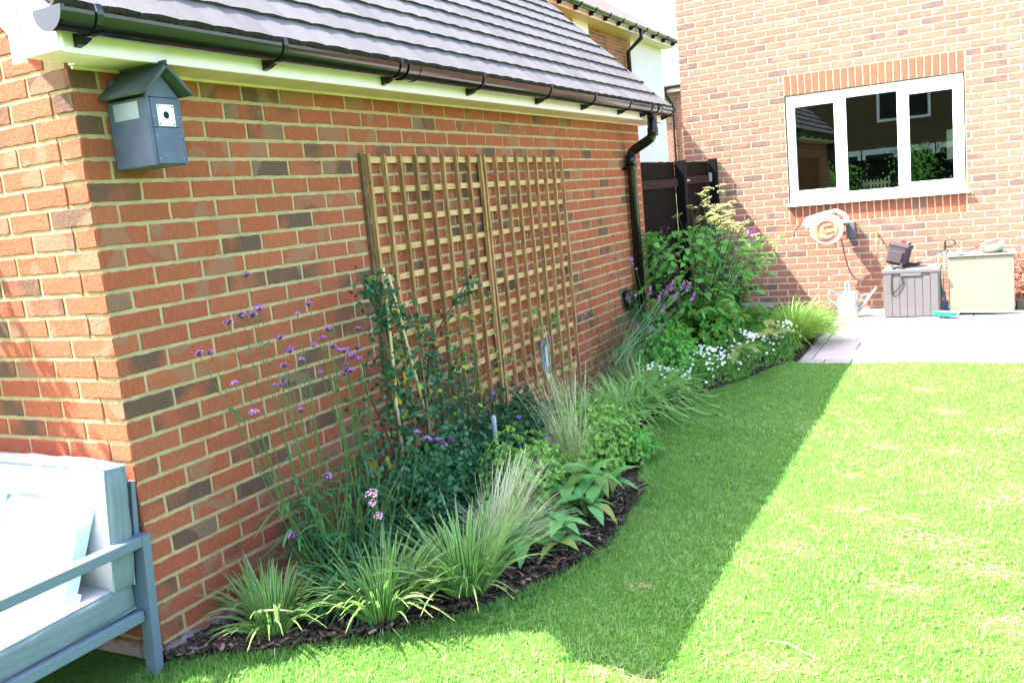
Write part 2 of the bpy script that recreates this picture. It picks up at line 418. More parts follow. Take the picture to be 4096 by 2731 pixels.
def join(parts):
    Vs, Fs, A, o = [], [], {}, 0
    for V, F, a in parts:
        Vs.append(V); Fs.append(F+o); o += len(V)
        for k_, v in a.items(): A.setdefault(k_, []).append(v)
    return np.concatenate(Vs), np.concatenate(Fs), {k_: np.concatenate(v) for k_, v in A.items()}

def stems(paths, rad, n=4):
    """thin tubes joined: list of point lists"""
    mb = MB()
    for p in paths: mb.tube(p, [rad*(1-.5*i/(len(p)-1)) for i in range(len(p))], n, caps=False)
    return mb

# ------------------------------------------------------------------ ground
def bed_x(y):
    ys = [-.05, .0, .17, .37, .64, .99, 1.42, 2.04, 2.6, 3.1, 3.5, 4.1, 4.8, 5.45, 5.6, 8.6]
    xs = [-.02, .02, .37, .66, .93, 1.09, 1.19, 1.12, .92, .74, .71, .80, 1.05, 1.27, 1.28, 1.28]
    return np.interp(y, ys, xs)

M_ground = mat('lawn_soil_and_thatch', (.10, .15, .03), .95, spec=.1)
g = NG(M_ground)
b_ = g.ramp(g.noise(g.pos(), 2.6, 6, .65), [(.40, (.07, .20, .025)), (.60, (.11, .25, .04)), (.74, (.30, .30, .12))])
b_ = g.mix(g.ramp(g.noise(g.pos(), 90, 4), [(.4, .6), (.65, 0.)]), b_, (.05, .07, .015))
g.l(b_, g.p.inputs['Base Color']); g.bump(g.noise(g.pos(), 120, 5), 1, .02)
mb = MB(); mb.add([(-140, -140, -.03), (140, -140, -.03), (140, 140, -.03), (-140, 140, -.03)], [(0, 1, 2, 3)])
kind(mb.obj('ground', M_ground), 'structure')
nx, ny = 60, 80; X, Y = np.meshgrid(np.linspace(-2.2, 6, nx), np.linspace(-9, 5.42, ny), indexing='ij')
Z = .006*np.sin(X*2.1+.4)*np.cos(Y*1.7)+.004*np.sin(X*5+Y*4)
V = np.stack([X.ravel(), Y.ravel(), Z.ravel()], 1); I = np.arange(nx*ny).reshape(nx, ny)
F = np.stack([I[:-1, :-1], I[1:, :-1], I[1:, 1:], I[:-1, 1:]], -1).reshape(-1, 4)
kind(link('lawn', npmesh('lawn', V, F, M_ground, smooth=True)), 'structure')

def lawn_z(x, y): return .006*np.sin(x*2.1+.4)*np.cos(y*1.7)+.004*np.sin(x*5+y*4)

# flower bed soil
nx, ny = 40, 220; U, Y = np.meshgrid(np.linspace(0, 1, nx), np.linspace(-.04, 8.5, ny), indexing='ij')
X = U*bed_x(Y); X = np.where(Y > 5.62, -.14+U*(bed_x(Y)+.14), X)
Z = .012+.03*np.sin(np.clip(U, 0, 1)*math.pi)+R.uniform(-.008, .008, X.shape)
V = np.stack([X.ravel(), Y.ravel(), Z.ravel()], 1); I = np.arange(nx*ny).reshape(nx, ny)
F = np.stack([I[:-1, :-1], I[1:, :-1], I[1:, 1:], I[:-1, 1:]], -1).reshape(-1, 4)
kind(link('flower_bed', npmesh('flower_bed', V, F, M_soil, smooth=True)), 'structure')

# bark chips
n = 5200; yb = R.uniform(-.02, 8.3, n); yb[:2600] = R.uniform(-.02, 2.2, 2600); xb = R.uniform(.0, 1, n)**.7*bed_x(yb)
mb = MB()
for i in range(n):
    a = random.uniform(0, 6.3); l = random.uniform(.006, .022)*(1.8 if random.random() < .1 else 1); w = random.uniform(.003, .007)
    Mx = Matrix.Translation((xb[i], yb[i], .03+random.uniform(.004, .02))) @ Matrix.Rotation(a, 4, 'Z') @ Matrix.Rotation(random.uniform(-.4, .4), 4, 'X') @ Matrix.Rotation(random.uniform(-.35, .35), 4, 'Y')
    mb.box(-l, l, -w, w, -.002, .002, r=random.random(), M=Mx)
kind(tag(mb.obj('bark_mulch', M_bark), 'dark bark chippings scattered over the flower bed soil', 'mulch'), 'stuff')

# lawn grass
M_grass = leaf_mat('lawn_grass', [(.072, .20, .024), (.14, .31, .055), (.28, .42, .13), (.12, .29, .048)], trans=.38, rough=.5, tcol=(.27, .57, .10))
g = NG(M_grass)
def patch(x, y):
    return (np.sin(x*3.1+1.3*np.sin(y*2.3))+np.sin(y*4.3+1.7*np.cos(x*2.9))+.7*np.sin((x+y)*7.7+np.sin(x*9)))/2.7
def patch2(x, y):
    return (np.sin(x*23+2.1*np.sin(y*17))*np.sin(y*27+1.9*np.cos(x*21))+.6*np.sin(x*51+y*43+2*np.sin(x*13)))/1.6
def lawnblades(n, x0, x1, y0, y1, lmin, lmax, w, z=0.):
    x = R.uniform(x0, x1, n); y = R.uniform(y0, y1, n)
    ok = (x > bed_x(y)-.012+R.uniform(-.02, .015, n)) & (y < 5.42+R.uniform(-.02, .03, n))
    # bare straw patches on the sunny side
    bare = np.zeros(n)
    for (cx, cy, rx, ry) in BARE: bare = np.maximum(bare, 1-((x-cx)/rx)**2-((y-cy)/ry)**2)
    ok &= (R.rand(n) > np.clip(bare*1.9, 0, .93))
    x, y = x[ok], y[ok]; n = len(x)
    az = R.uniform(0, 2*np.pi, n); tilt = R.uniform(.15, 1.0, n)**1.0
    D = np.stack([np.cos(az)*np.sin(tilt), np.sin(az)*np.sin(tilt), np.cos(tilt)], 1)
    L = R.uniform(lmin, lmax, n)*(1+.25*patch(x, y)+.30*patch2(x, y)); 
    P = np.stack([x, y, lawn_z(x, y)+z], 1)
    rn = np.clip(.42+.28*patch(x*.8, y*.8)-.22*patch2(x, y)+R.uniform(-.36, .36, n), 0, .999)
    return ribbons(P, D, L, R.uniform(.6, 1.2, n)*w, R.uniform(.05, .5, n), 2, 'blade', rn)
BARE = [(2.45, 1.75, .16, .10), (2.62, 1.52, .12, .08), (2.30, 1.95, .10, .07), (2.05, 2.55, .08, .05), (2.15, 3.1, .07, .06), (2.5, 3.05, .10, .06), (2.35, 1.3, .14, .06), (2.75, 1.1, .16, .07),
        (2.0, .62, .16, .04), (1.62, .42, .12, .04), (2.75, 2.3, .12, .08), (2.1, 2.05, .07, .05), (2.45, 3.9, .1, .07), (2.0, 3.6, .07, .06), (1.95, 1.55, .06, .05), (1.45, 1.05, .05, .04), (2.7, 3.5, .08, .06), (2.3, 4.5, .1, .07), (1.98, 4.2, .06, .06)]
parts = [lawnblades(190000, .0, 3.3, -.5, 2.6, .018, .034, .0028), lawnblades(120000, .4, 3.5, 2.6, 5.45, .018, .032, .0038),
         lawnblades(26000, -1.0, 1.2, -.75, .3, .02, .04, .003), lawnblades(30000, 3.3, 5.2, -.5, 5.4, .02, .034, .005), lawnblades(24000, -1, 5, -3.2, -.5, .02, .034, .005)]
# longer fringe along the bed edge
n = 9000; y = R.uniform(.0, 5.4, n); x = bed_x(y)+R.uniform(-.02, .03, n); az = R.uniform(0, 6.28, n); ti = R.uniform(.1, .8, n)
parts.append(ribbons(np.stack([x, y, lawn_z(x, y)], 1), np.stack([np.cos(az)*np.sin(ti), np.sin(az)*np.sin(ti), np.cos(ti)], 1), R.uniform(.025, .055, n), R.uniform(.002, .0035, n), R.uniform(.1, .5, n), 2, 'blade', R.uniform(0, .99, n)))
V, F, A = join(parts)
kind(tag(link('grass', npmesh('grass', V, F, M_grass, A)), 'short mown lawn grass, half sunlit and half shaded', 'grass'), 'stuff')
# clover and broad weeds among the grass
n = 2200; x = R.uniform(.3, 3.3, n); y = R.uniform(.0, 5.3, n); ok = (x > bed_x(y)+.05) & ((patch(x*1.3+2, y*1.3) > .25) | (R.rand(n) < .12)); x, y = x[ok], y[ok]; n = len(x)
P = np.repeat(np.stack([x, y, lawn_z(x, y)+R.uniform(.012, .024, n)], 1), 3, 0); th = np.tile([0, 2.1, 4.2], n)+np.repeat(R.uniform(0, 6, n), 3)
V, F, A = leafmesh(P, np.stack([np.cos(th), np.sin(th), np.full(n*3, .15)], 1), np.tile([[0, 0, 1.]], (n*3, 1)), R.uniform(.007, .013, n*3), R.uniform(.007, .012, n*3), simple=True)
kind(tag(link('clover', npmesh('clover', V, F, leaf_mat('clover_leaf', [(.05, .19, .04), (.08, .26, .06)], .3), A)), 'small three leaved clover scattered through the lawn grass', 'clover'), 'stuff')
# dry clippings
M_straw = leaf_mat('dry_grass', [(.30, .27, .12), (.36, .33, .16), (.24, .28, .09)], trans=.1)
n = 30000; x = R.uniform(.4, 3.3, n); y = R.uniform(.1, 5.3, n)
bare = np.zeros(n)
for (cx, cy, rx, ry) in BARE: bare = np.maximum(bare, 1-((x-cx)/(rx*1.2))**2-((y-cy)/(ry*1.2))**2)
ok = ((bare > 0) | (R.rand(n) < .035)) & (x > bed_x(y)+.03)
x2, y2 = np.repeat(x[ok], 4)+R.normal(0, .02, ok.sum()*4), np.repeat(y[ok], 4)+R.normal(0, .02, ok.sum()*4); n = len(x2)
az = R.uniform(0, 6.28, n); ti = R.uniform(1.2, 1.55, n)
V, F, A = ribbons(np.stack([x2, y2, lawn_z(x2, y2)+.004], 1), np.stack([np.cos(az)*np.sin(ti), np.sin(az)*np.sin(ti), np.cos(ti)], 1), R.uniform(.015, .04, n), R.uniform(.0015, .003, n), R.uniform(0, .1, n), 2, 'blade')
kind(tag(link('dry_grass', npmesh('dry_grass', V, F, M_straw, A)), 'straw coloured dead grass lying in the thin lawn patches', 'dead grass'), 'stuff')

# patio
mb = MB(); mb.box(1.25, 7, 5.43, 8.52, -.12, -.012)
pat = kind(mb.obj('patio', M_joint), 'structure')
rows = [(5.60, 6.04), (6.05, 6.49), (6.50, 6.94), (6.95, 7.39), (7.40, 7.84), (7.85, 8.29), (8.30, 8.515)]
slabme = {}
def slab(w, d, mname, m, h=.02):
    k_ = (round(w, 3), round(d, 3), mname)
    if k_ not in slabme:
        slabme[k_] = MB().bbox(0, w, 0, d, -h, 0, .004, r=0.).mesh(mname, m)
    return slabme[k_]
for i, (a, b) in enumerate(rows):
    x = 1.385-(.3 if i % 2 else 0)
    while x < 6.6:
        x0 = max(x, 1.385); w = min(.60, x+.60-x0)
        if w > .05: link('paving_slab', slab(w-.008, b-a-.008, 'paving_slab', M_paving), pat, (x0, a, random.uniform(-.001, .001)))
        x += .6
for y in np.arange(5.60, 8.4, .105):
    link('edge_paver', slab(.09, .098, 'edge_paver', M_paver), pat, (1.287, y, random.uniform(-.002, .001)))
for x in np.arange(1.287, 6.5, .21):
    link('edge_paver', slab(.202, .13, 'edge_paver', M_paver), pat, (x, 5.458, random.uniform(-.002, .001)))

# ------------------------------------------------------------------ brickwork
def brick_mesh(l, hgt=.065, proud=.008, depth=.03, seed=0, wrap=0, name='brick', mats=None):
    """front face at y=0 facing -Y, x 0..l, z 0..hgt; wrap>0: a corner brick whose side face (towards +x) is also shown, wrap deep"""
    rs = random.Random(seed); j = lambda a: rs.uniform(-a, a)
    mb = MB(); b = .0022
    nx_ = 8 if l > .15 else 4
    ring = [(l*i/nx_, 0) for i in range(nx_)]+[(l, 0), (l, hgt*.5)]+[(l*(nx_-i)/nx_, hgt) for i in range(nx_)]+[(0, hgt), (0, hgt*.5)]
    f = []; 
    for (x, z) in ring:
        cx = (x-l/2)/(l/2); cz = (z-hgt/2)/(hgt/2)
        f.append((x-(b+.0016)*cx+j(.0018), z-(b+.0022)*(1 if cz > .5 else -1 if cz < -.5 else 0)+j(.0020)))
    o = [(x-.0016*(2*x/l-1)+j(.0018), z-.0024*(2*z/hgt-1)+j(.0022)) for x, z in ring]
    n = len(ring)
    tilt = j(.0012)
    vs = [(x, -.001+j(.0006)+tilt*(z/hgt), z) for x, z in f]+[(x, .0020, z) for x, z in o]+[(x, depth, z) for x, z in ring]
    fs = [list(range(n))]+[(i, n+i, n+(i+1) % n, (i+1) % n) for i in range(n)]+[(n+i, 2*n+i, 2*n+(i+1) % n, n+(i+1) % n) for i in range(n)]
    mb.add(vs, fs, 0, 0.)
    return mb
BV = {}
def brick_variants(key, l, hgt, m, nv=8, name='brick'):
    if key not in BV:
        BV[key] = [brick_mesh(l, hgt, seed=hash((len(BV), k)) % 9999).mesh(name, m) for k in range(nv)]
    return BV[key]

def lay(bricks, parents, m, cap, tagname):
    """bricks: list of dict(l,h,loc,rz,parent). the `cap` that show largest become objects, the rest one joined mesh per parent"""
    for b in bricks:
        c = Matrix.Rotation(b['rz'], 4, 'Z') @ Vector((b['l']/2, 0, b['h']/2)); p = Vector(b['loc'])+c
        on, z = onscreen(p); b['k'] = (z if on else 50+z)*(1 if b['l'] > .15 else 1.15)
        if b.get('roll'): b['k'] -= 100
    bricks.sort(key=lambda b: b['k'])
    rest = {}
    for i, b in enumerate(bricks):
        key = (tagname, round(b['l'], 3), round(b['h'], 3))
        vs = brick_variants(key, b['l'], b['h'], b.get('m', m))
        me = random.choice(vs)
        Mx = Matrix.Translation(b['loc']) @ Matrix.Rotation(b['rz'], 4, 'Z')
        if i < cap:
            o = link('brick', me, b['parent']); o.matrix_world = Mx
        else: rest.setdefault(b['parent'].name, [b['parent'], []])[1].append((me, Mx))
    for pn, (par, lst) in rest.items():
        parts = []
        for me, Mx in lst:
            mbv = np.array([(Mx @ v.co)[:] for v in me.vertices])
            parts.append((mbv, [tuple(p.vertices) for p in me.polygons], random.random()))
        V, F, Rn, o = [], [], [], 0
        for v, f, r in parts:
            V.append(v); F += [[q+o for q in ff] for ff in f]; Rn += [r]*len(v); o += len(v)
        me = bpy.data.meshes.new('bricks'); me.from_pydata(np.concatenate(V).tolist(), [], F); me.materials.append(m)
        a = me.attributes.new('rnd', 'FLOAT', 'POINT'); a.data.foreach_set('value', Rn)
        kind(link('bricks', me, par), 'stuff')

GL, GH = 5.615, 2.1
garage = thing('garage', 'brick garage with grey slate roof and black gutter beside the flower bed', 'garage')
sw = MB().box(-.12, -.0022, .005, GL-.005, -.1, GH-.005).obj('side_wall', M_mortar, garage)
ew = MB().box(-3.6, -.122, .0022, .12, -.1, GH-.005).obj('end_wall', M_mortar, garage)
# gable triangle above the end walls (mostly out of the picture)
MB().prism([(-3.6, GH-.005), (-.02, GH-.005), (-.02, 2.34), (-1.8, 4.12), (-3.6, 2.34)], 1, .0022, .11).obj('gable', M_mortar, garage)
MB().prism([(-3.6, -.1), (-.122, -.1), (-.122, GH-.006), (-.02, GH-.005), (-.02, 2.34), (-1.8, 4.12), (-3.6, 2.34)], 1, GL-.11, GL-.006).obj('rear_wall', M_nbrick, garage)
bricks = []
for k in range(28):
    z = 2.1-.075*(k+1)+.005; odd = (k+1) % 2 == 1
    # side wall along +y (face +x): local x -> +y
    y = .0 if not odd else 0.
    first = .1025 if odd else .215
    prot = .012 if k == 27 else 0
    pos = 0.; l = first
    while pos < GL-.03:
        l2 = min(l, GL-pos)
        bricks.append(dict(l=l2, h=.065, loc=(prot, pos, z), rz=math.pi/2, parent=sw))
        pos += l2+.01; l = .215
    # end wall along -x (face -y); corner first
    first = .215 if odd else .1025
    pos = 0.; l = first
    while pos < 3.5:
        bricks.append(dict(l=l, h=.065, loc=(-pos-l, -prot, z), rz=0, parent=ew)); pos += l+.01; l = .215
# gable courses seen at the picture's left edge
lay(bricks, None, M_brick, 300, 'g')
bricks = []
for k in range(24):
    z = 2.1+.075*k+.005; xr = -.03-max(0, (z+.06-2.3)); pos = -.02 if k % 2 else -.12
    while pos-.215 > -3.5+max(0, z-2.3):
        if pos < xr: bricks.append(dict(l=.215, h=.065, loc=(pos-.215, 0, z), rz=0, parent=ew))
        pos -= .225
gb = [b for b in bricks if b['loc'][0] > -3.55]
lay(gb, None, M_brick, 0, 'g')

# roof: 45 degree slope, plain tiles
roof = MB()
roof.prism([(.17, 2.20), (-1.8, 4.17), (-1.8, 4.10), (.17, 2.13)], 1, -.15, 5.80)
roof.prism([(-1.8, 4.17), (-3.77, 2.20), (-3.77, 2.13), (-1.8, 4.10)], 1, -.15, 5.80)
roof = roof.obj('roof', M_tiledge, garage)
tv = []
for s_ in range(6):
    rs = random.Random(40+s_); mb = MB(); w, L_ = .153, .205
    nn = 6; top = [];
    ys = [w*i/nn for i in range(nn+1)]
    cam_ = rs.uniform(.002, .005)
    edge = [(-.004*math.sin(math.pi*i/nn)+rs.uniform(-.0018, .0018)) for i in range(nn+1)]
    zt = [.021+.0*i - cam_*abs(i-nn/2)/(nn/2)**1 for i in range(nn+1)]
    vs = [(edge[i], ys[i], zt[i]) for i in range(nn+1)]+[(-L_, ys[i], .004) for i in range(nn+1)]
    vs += [(edge[i]+.001, ys[i], zt[i]-.021+rs.uniform(-.001, .001)) for i in range(nn+1)]+[(-L_, ys[i], -.006) for i in range(nn+1)]
    m_ = nn+1
    fs = [(i, i+1, m_+i+1, m_+i) for i in range(nn)]
    mb.add(vs, fs, 0, 0.); 
    mb.f += [[2*m_+i, 2*m_+i+1, i+1, i] for i in range(nn)]; mb.m += [1]*nn
    mb.f += [[0, m_, 3*m_, 2*m_], [nn, 2*m_+nn, 3*m_+nn, m_+nn]]; mb.m += [1]*2
    tv.append(mb.mesh('roof_tile', [M_tile, M_tiledge]))
tiles = []
for side in (0,):
    for k in range(16):
        x = .225-.12*k; z = 2.228+.12*k; y = -.19-(.078 if k % 2 else 0)
        for j in range(40):
            yy = y+.156*j
            if yy < -.24 or yy+.15 > 5.90: continue
            tiles.append((x, yy, z))
tiles.sort(key=lambda t: (onscreen(t)[1]+(0 if onscreen(t, .02)[0] else 50)))
restV = []
for i, (x, y, z) in enumerate(tiles):
    me = random.choice(tv)
    # slope frame: local -x points up the slope
    Mx = Matrix.Translation((x, y, z)) @ Matrix(((.7071, 0, .7071), (0, 1, 0), (-.7071, 0, .7071))).to_4x4() @ Matrix.Rotation(random.uniform(-.006, .006)+.012, 4, 'X') @ Matrix.Rotation(random.uniform(-.004, .006), 4, 'Y')
    if i < 300: o = link('roof_tile', me, roof); o.matrix_world = Mx
    else: restV.append((me, Mx))
V, F, Rn, mi, o_ = [], [], [], [], 0
for me, Mx in restV:
    V += [(Mx @ v.co)[:] for v in me.vertices]; F += [[q+o_ for q in p.vertices] for p in me.polygons]; mi += [p.material_index for p in me.polygons]
    Rn += [random.random()]*len(me.vertices); o_ += len(me.vertices)
me = bpy.data.meshes.new('roof_tiles'); me.from_pydata(V, [], F); me.materials.append(M_tile); me.materials.append(M_tiledge)
me.polygons.foreach_set('material_index', mi); a = me.attributes.new('rnd', 'FLOAT', 'POINT'); a.data.foreach_set('value', Rn)
kind(link('roof_tiles', me, roof), 'stuff')
MB().tube([(-1.8, -.2, 4.2), (-1.8, 5.85, 4.2)], .09, 10).obj('ridge', M_tile, roof)

# eaves
MB().bbox(.185, .203, -.18, 5.72, 2.095, 2.235, .002).obj('fascia', M_white, garage)
MB().box(.004, .184, .0, 5.60, 2.1, 2.112).obj('soffit', M_cream, garage)
MB().box(.0, .012, .01, 5.60, 2.090, 2.0995).obj('soffit_trim', M_cream, garage)
# near verge box end
MB().bbox(.072, .183, -.20, -.002, 2.093, 2.30, .002).obj('eaves_box', M_white, garage)
MB().prism([(.184, 2.093), (.232, 2.093), (.232, 2.20), (.184, 2.245)], 1, -.20, -.181).obj('fascia_end', M_white, garage)
MB().prism([(.030, 2.080), (.071, 2.080), (.071, 2.32), (-1.83, 4.22), (-1.83, 4.03), (.030, 2.168)], 1, -.212, -.19).obj('bargeboard', M_white, garage)
MB().prism([(.02, 2.178), (.02, 2.19), (-1.8, 4.01), (-1.8, 3.998)], 1, -.189, -.002).obj('verge_soffit', M_cream, garage)
MB().prism([(.18, 2.093), (.20, 2.25), (-1.8, 4.25), (-1.8, 4.03), (.05, 2.12)], 1, 5.74, 5.76).obj('bargeboard', M_white, garage)
MB().box(.0, .18, 5.60, 5.738, 2.093, 2.2).obj('eaves_box', M_white, garage)

# gutter
def arc(r0, r1, n, c, a0=math.pi, a1=2*math.pi):
    o = [(c[0]+r0*math.cos(a0+(a1-a0)*i/n), c[1]+r0*math.sin(a0+(a1-a0)*i/n)) for i in range(n+1)]
    return o+[(c[0]+r1*math.cos(a1+(a0-a1)*i/n), c[1]+r1*math.sin(a1+(a0-a1)*i/n)) for i in range(n+1)]
def halfround(mb, c, r, t, y0, y1, n=14, a0=math.pi, a1=2*math.pi):
    P = arc(r, r-t, n, c, a0, a1); m_ = len(P); vs = [(p[0], y0, p[1]) for p in P]+[(p[0], y1, p[1]) for p in P]
    fs = [(i, (i+1) % m_, m_+(i+1) % m_, m_+i) for i in range(m_)]
    fs += [(i, m_-1-i, m_-2-i, i+1) for i in range(n)]+[(m_+i, m_+i+1, m_+m_-2-i, m_+m_-1-i) for i in range(n)]
    mb.add(vs, fs)
GC = (.263, 2.196)
mb = MB(); halfround(mb, GC, .058, .004, -.235, 5.70, 18); gut = mb.obj('gutter', M_black, garage, smooth=False)
for y in (-.112, .707, 1.49, 2.27, 3.13, 3.86, 4.58, 5.10, 5.66):
    mb = MB(); halfround(mb, GC, .064, .006, y-.011, y+.011, 14, math.pi*1.02, math.pi*2.12)
    mb.prism([(.204, 2.20), (.222, 2.155), (.262, 2.132), (.235, 2.120), (.2035, 2.112)], 1, y-.012, y+.012)
    mb.obj('bracket', M_black, gut)
for y in (1.60, 5.30):
    mb = MB(); halfround(mb, GC, .0625, .005, y-.055, y+.055, 14); halfround(mb, GC, .065, .006, y-.055, y-.045, 14); halfround(mb, GC, .065, .006, y+.045, y+.055, 14)
    mb.obj('union', M_black, gut)
for y in (-.245, 5.70):
    mb = MB(); P = [(GC[0]+.062*math.cos(math.pi+math.pi*i/16), GC[1]+.062*math.sin(math.pi+math.pi*i/16)) for i in range(17)]+[(GC[0]+.062, GC[1]+.006), (GC[0]-.062, GC[1]+.006)]
    mb.prism(P, 1, y, y+.014); mb.obj('end_cap', M_black, gut)
# downpipe
mb = MB(); YD = 5.22
mb.tube([(GC[0], YD, 2.15), (GC[0], YD, 2.10)], .040, 16); mb.tube([(GC[0], YD, 2.10), (GC[0], YD, 1.98), (GC[0]-.025, YD, 1.945), (GC[0]-.06, YD, 1.925), (.10, YD, 1.875), (.068, YD, 1.85), (.055, YD, 1.81), (.055, YD, .02)], .040, 16)
mb.tube([(.055, YD, 1.83), (.055, YD, 1.74)], .045, 16); mb.tube([(GC[0], YD, 2.03), (GC[0], YD, 1.965)], .045, 16)
dpp = mb.obj('downpipe', M_black, garage, smooth=True)
for z in (1.72, .6):
    MB().box(.0, .09, YD-.05, YD+.05, z-.012, z+.012).obj('pipe_clip', M_black, dpp)
MB().tube([(.01, YD-.115, 1.72), (.03, YD-.115, 1.72), (.03, YD-.02, 1.72)], .008, 8).obj('pipe_clip', M_black, dpp)
# black flue terminal
mb = MB(); mb.lathe([(.0, .0), (.085, .0), (.09, .01), (.088, .05), (.07, .065), (0, .066)], (0.002, 4.97, .635), 18, ax='x')
mb.tube([(.03, 4.99, .56), (.03, 4.99, .03)], .008, 8)
tag(mb.obj('wall_vent', M_black, None, True), 'round black vent with thin pipe low on the garage wall', 'vent')

# block added out of view behind this garage, ridge placed to shade the house wall
adj = thing('shadow_block', 'unseen roofed block added behind the brick garage to shade the house wall', 'garage')
MB().prism([(-1.82, 0), (-1.82, 4.25), (-4.4, 2.1), (-4.4, 0)], 1, 5.95, 7.9).obj('wall', M_nbrick, adj)
MB().prism([(-1.76, 4.30), (-1.76, 4.24), (-4.5, 1.96), (-4.5, 2.02)], 1, 5.9, 8.0).obj('roof', M_tile, adj)

# ------------------------------------------------------------------ nest box
nb = thing('nest_box', 'grey blue wooden bird nest box with pitched roof hung under the garage eaves', 'nest box', (.0, .195, 1.76))
mb = MB(); mb.bbox(.006, .196, -.072, -.058, 0, .225, .002); mb.bbox(.006, .196, .058, .072, 0, .225, .002); mb.box(.006, .02, -.057, .057, 0, .3)
mb.box(.02, .183, -.057, .057, .0, .012)
mb.obj('body', M_nest, nb)
fp = MB().bbox(.184, .198, -.0575, .0575, .125, .222, .0015).obj('front_panel', M_nest, nb)
mb = MB(); mb.prism([(-.072, .2255), (.072, .2255), (0, .308)], 0, .17, .190); mb.obj('gable', M_nest, nb)
fp2 = MB().bbox(.184, .1985, -.0575, .0575, .004, .1235, .0015).obj('front_panel', M_nest, nb)
mb = MB()
for s_ in (-1, 1):
    a_ = math.atan2(.092, .10)
    Mx = Matrix.Translation((0, 0, .334)) @ Matrix.Rotation(-s_*a_ if s_ > 0 else a_, 4, 'X')
    mb.bbox(.002, .235, 0 if s_ > 0 else -.142, .142 if s_ > 0 else 0, -.013, 0, .002, M=Mx)
rf = mb.obj('roof', M_nestroof, nb)
MB().tube([(.002, 0, .336), (.235, 0, .336)], .006, 6).obj('ridge', M_nestroof, rf)
mb = MB(); mb.bbox(.1985, .2005, -.036, .036, .128, .200, .0008)
pl = mb.obj('metal_plate', M_steel, nb)
MB().lathe([(.0, .0023), (.0125, .0023), (.0125, .0005)], (.1985, 0, .165), 20, ax='x').obj('entrance_hole', M_dark, pl)
mb = MB()
for (y, z) in ((-.029, .193), (.029, .193), (-.029, .135), (.029, .135)): mb.lathe([(0, .0035), (.0035, .003), (.0045, .001)], (.1995, y, z), 10, ax='x')
mb.obj('screw', M_screw, pl)
mb = MB()
for (y, z) in ((-.05, .16), (.05, .16), (-.05, .095), (.05, .095), (-.05, .02), (.05, .02)): mb.lathe([(0, .0022), (.003, .002), (.0035, .0)], (.198, y, z), 8, ax='x')
mb.obj('screw', M_screw, fp2)
MB().bbox(.035, .155, -.0745, -.072, .158, .215, .0008).obj('side_plate', M_greyp, nb)

# ------------------------------------------------------------------ trellis
vl = [MB().bbox(.022, .052, 0, .019, .0, 1.75, .0015, r=0.).mesh('upright_lath', M_wood) for _ in range(1)]
def lath_mesh(seed):
    rs = random.Random(seed); mb = MB(); n_ = 9; w = rs.uniform(.0165, .0195); vs = []
    for i in range(n_):
        z = 1.745*i/(n_-1); dy = rs.uniform(-.0015, .0015); dx = rs.uniform(-.001, .001)
        vs += [(.021+dx, dy, z), (.043+dx, dy, z), (.043+dx, dy+w, z), (.021+dx, dy+w, z)]
    fs = [(4*i+a, 4*i+(a+1) % 4, 4*i+4+(a+1) % 4, 4*i+4+a) for i in range(n_-1) for a in range(4)]+[(3, 2, 1, 0), (4*n_-4, 4*n_-3, 4*n_-2, 4*n_-1)]
    return mb.add(vs, fs, 0, 0.).mesh('upright_lath', M_wood)
LM = [lath_mesh(i) for i in range(5)]
for pi_, (ya, yb_, lab) in enumerate(((1.527, 2.655, 'near square lattice trellis panel on the garage wall, behind the climbing rose'), (2.685, 3.845, 'far square lattice trellis panel on the garage wall, next to bare brick'))):
    tp = thing('trellis_panel', lab, 'trellis', (0, ya, .075), group='trellis panels on the garage wall')
    W_ = yb_-ya-.02
    MB().box(.002, .020, -.022, .0035, .0, 1.752, r=.5).obj('edge_batten', M_darkwood, tp)
    for i in range(9):
        link('upright_lath', random.choice(LM), tp, (0, W_*i/8+random.uniform(-.003, .003), 0), (random.uniform(-.002, .002), 0, 0))
    for j in range(12):
        z = 1.72-.1465*j
        MB().bbox(.003, .021, .0, W_+.02, z-.016, z+.016, .0012, r=0.).obj('cross_lath', M_woodh, tp)

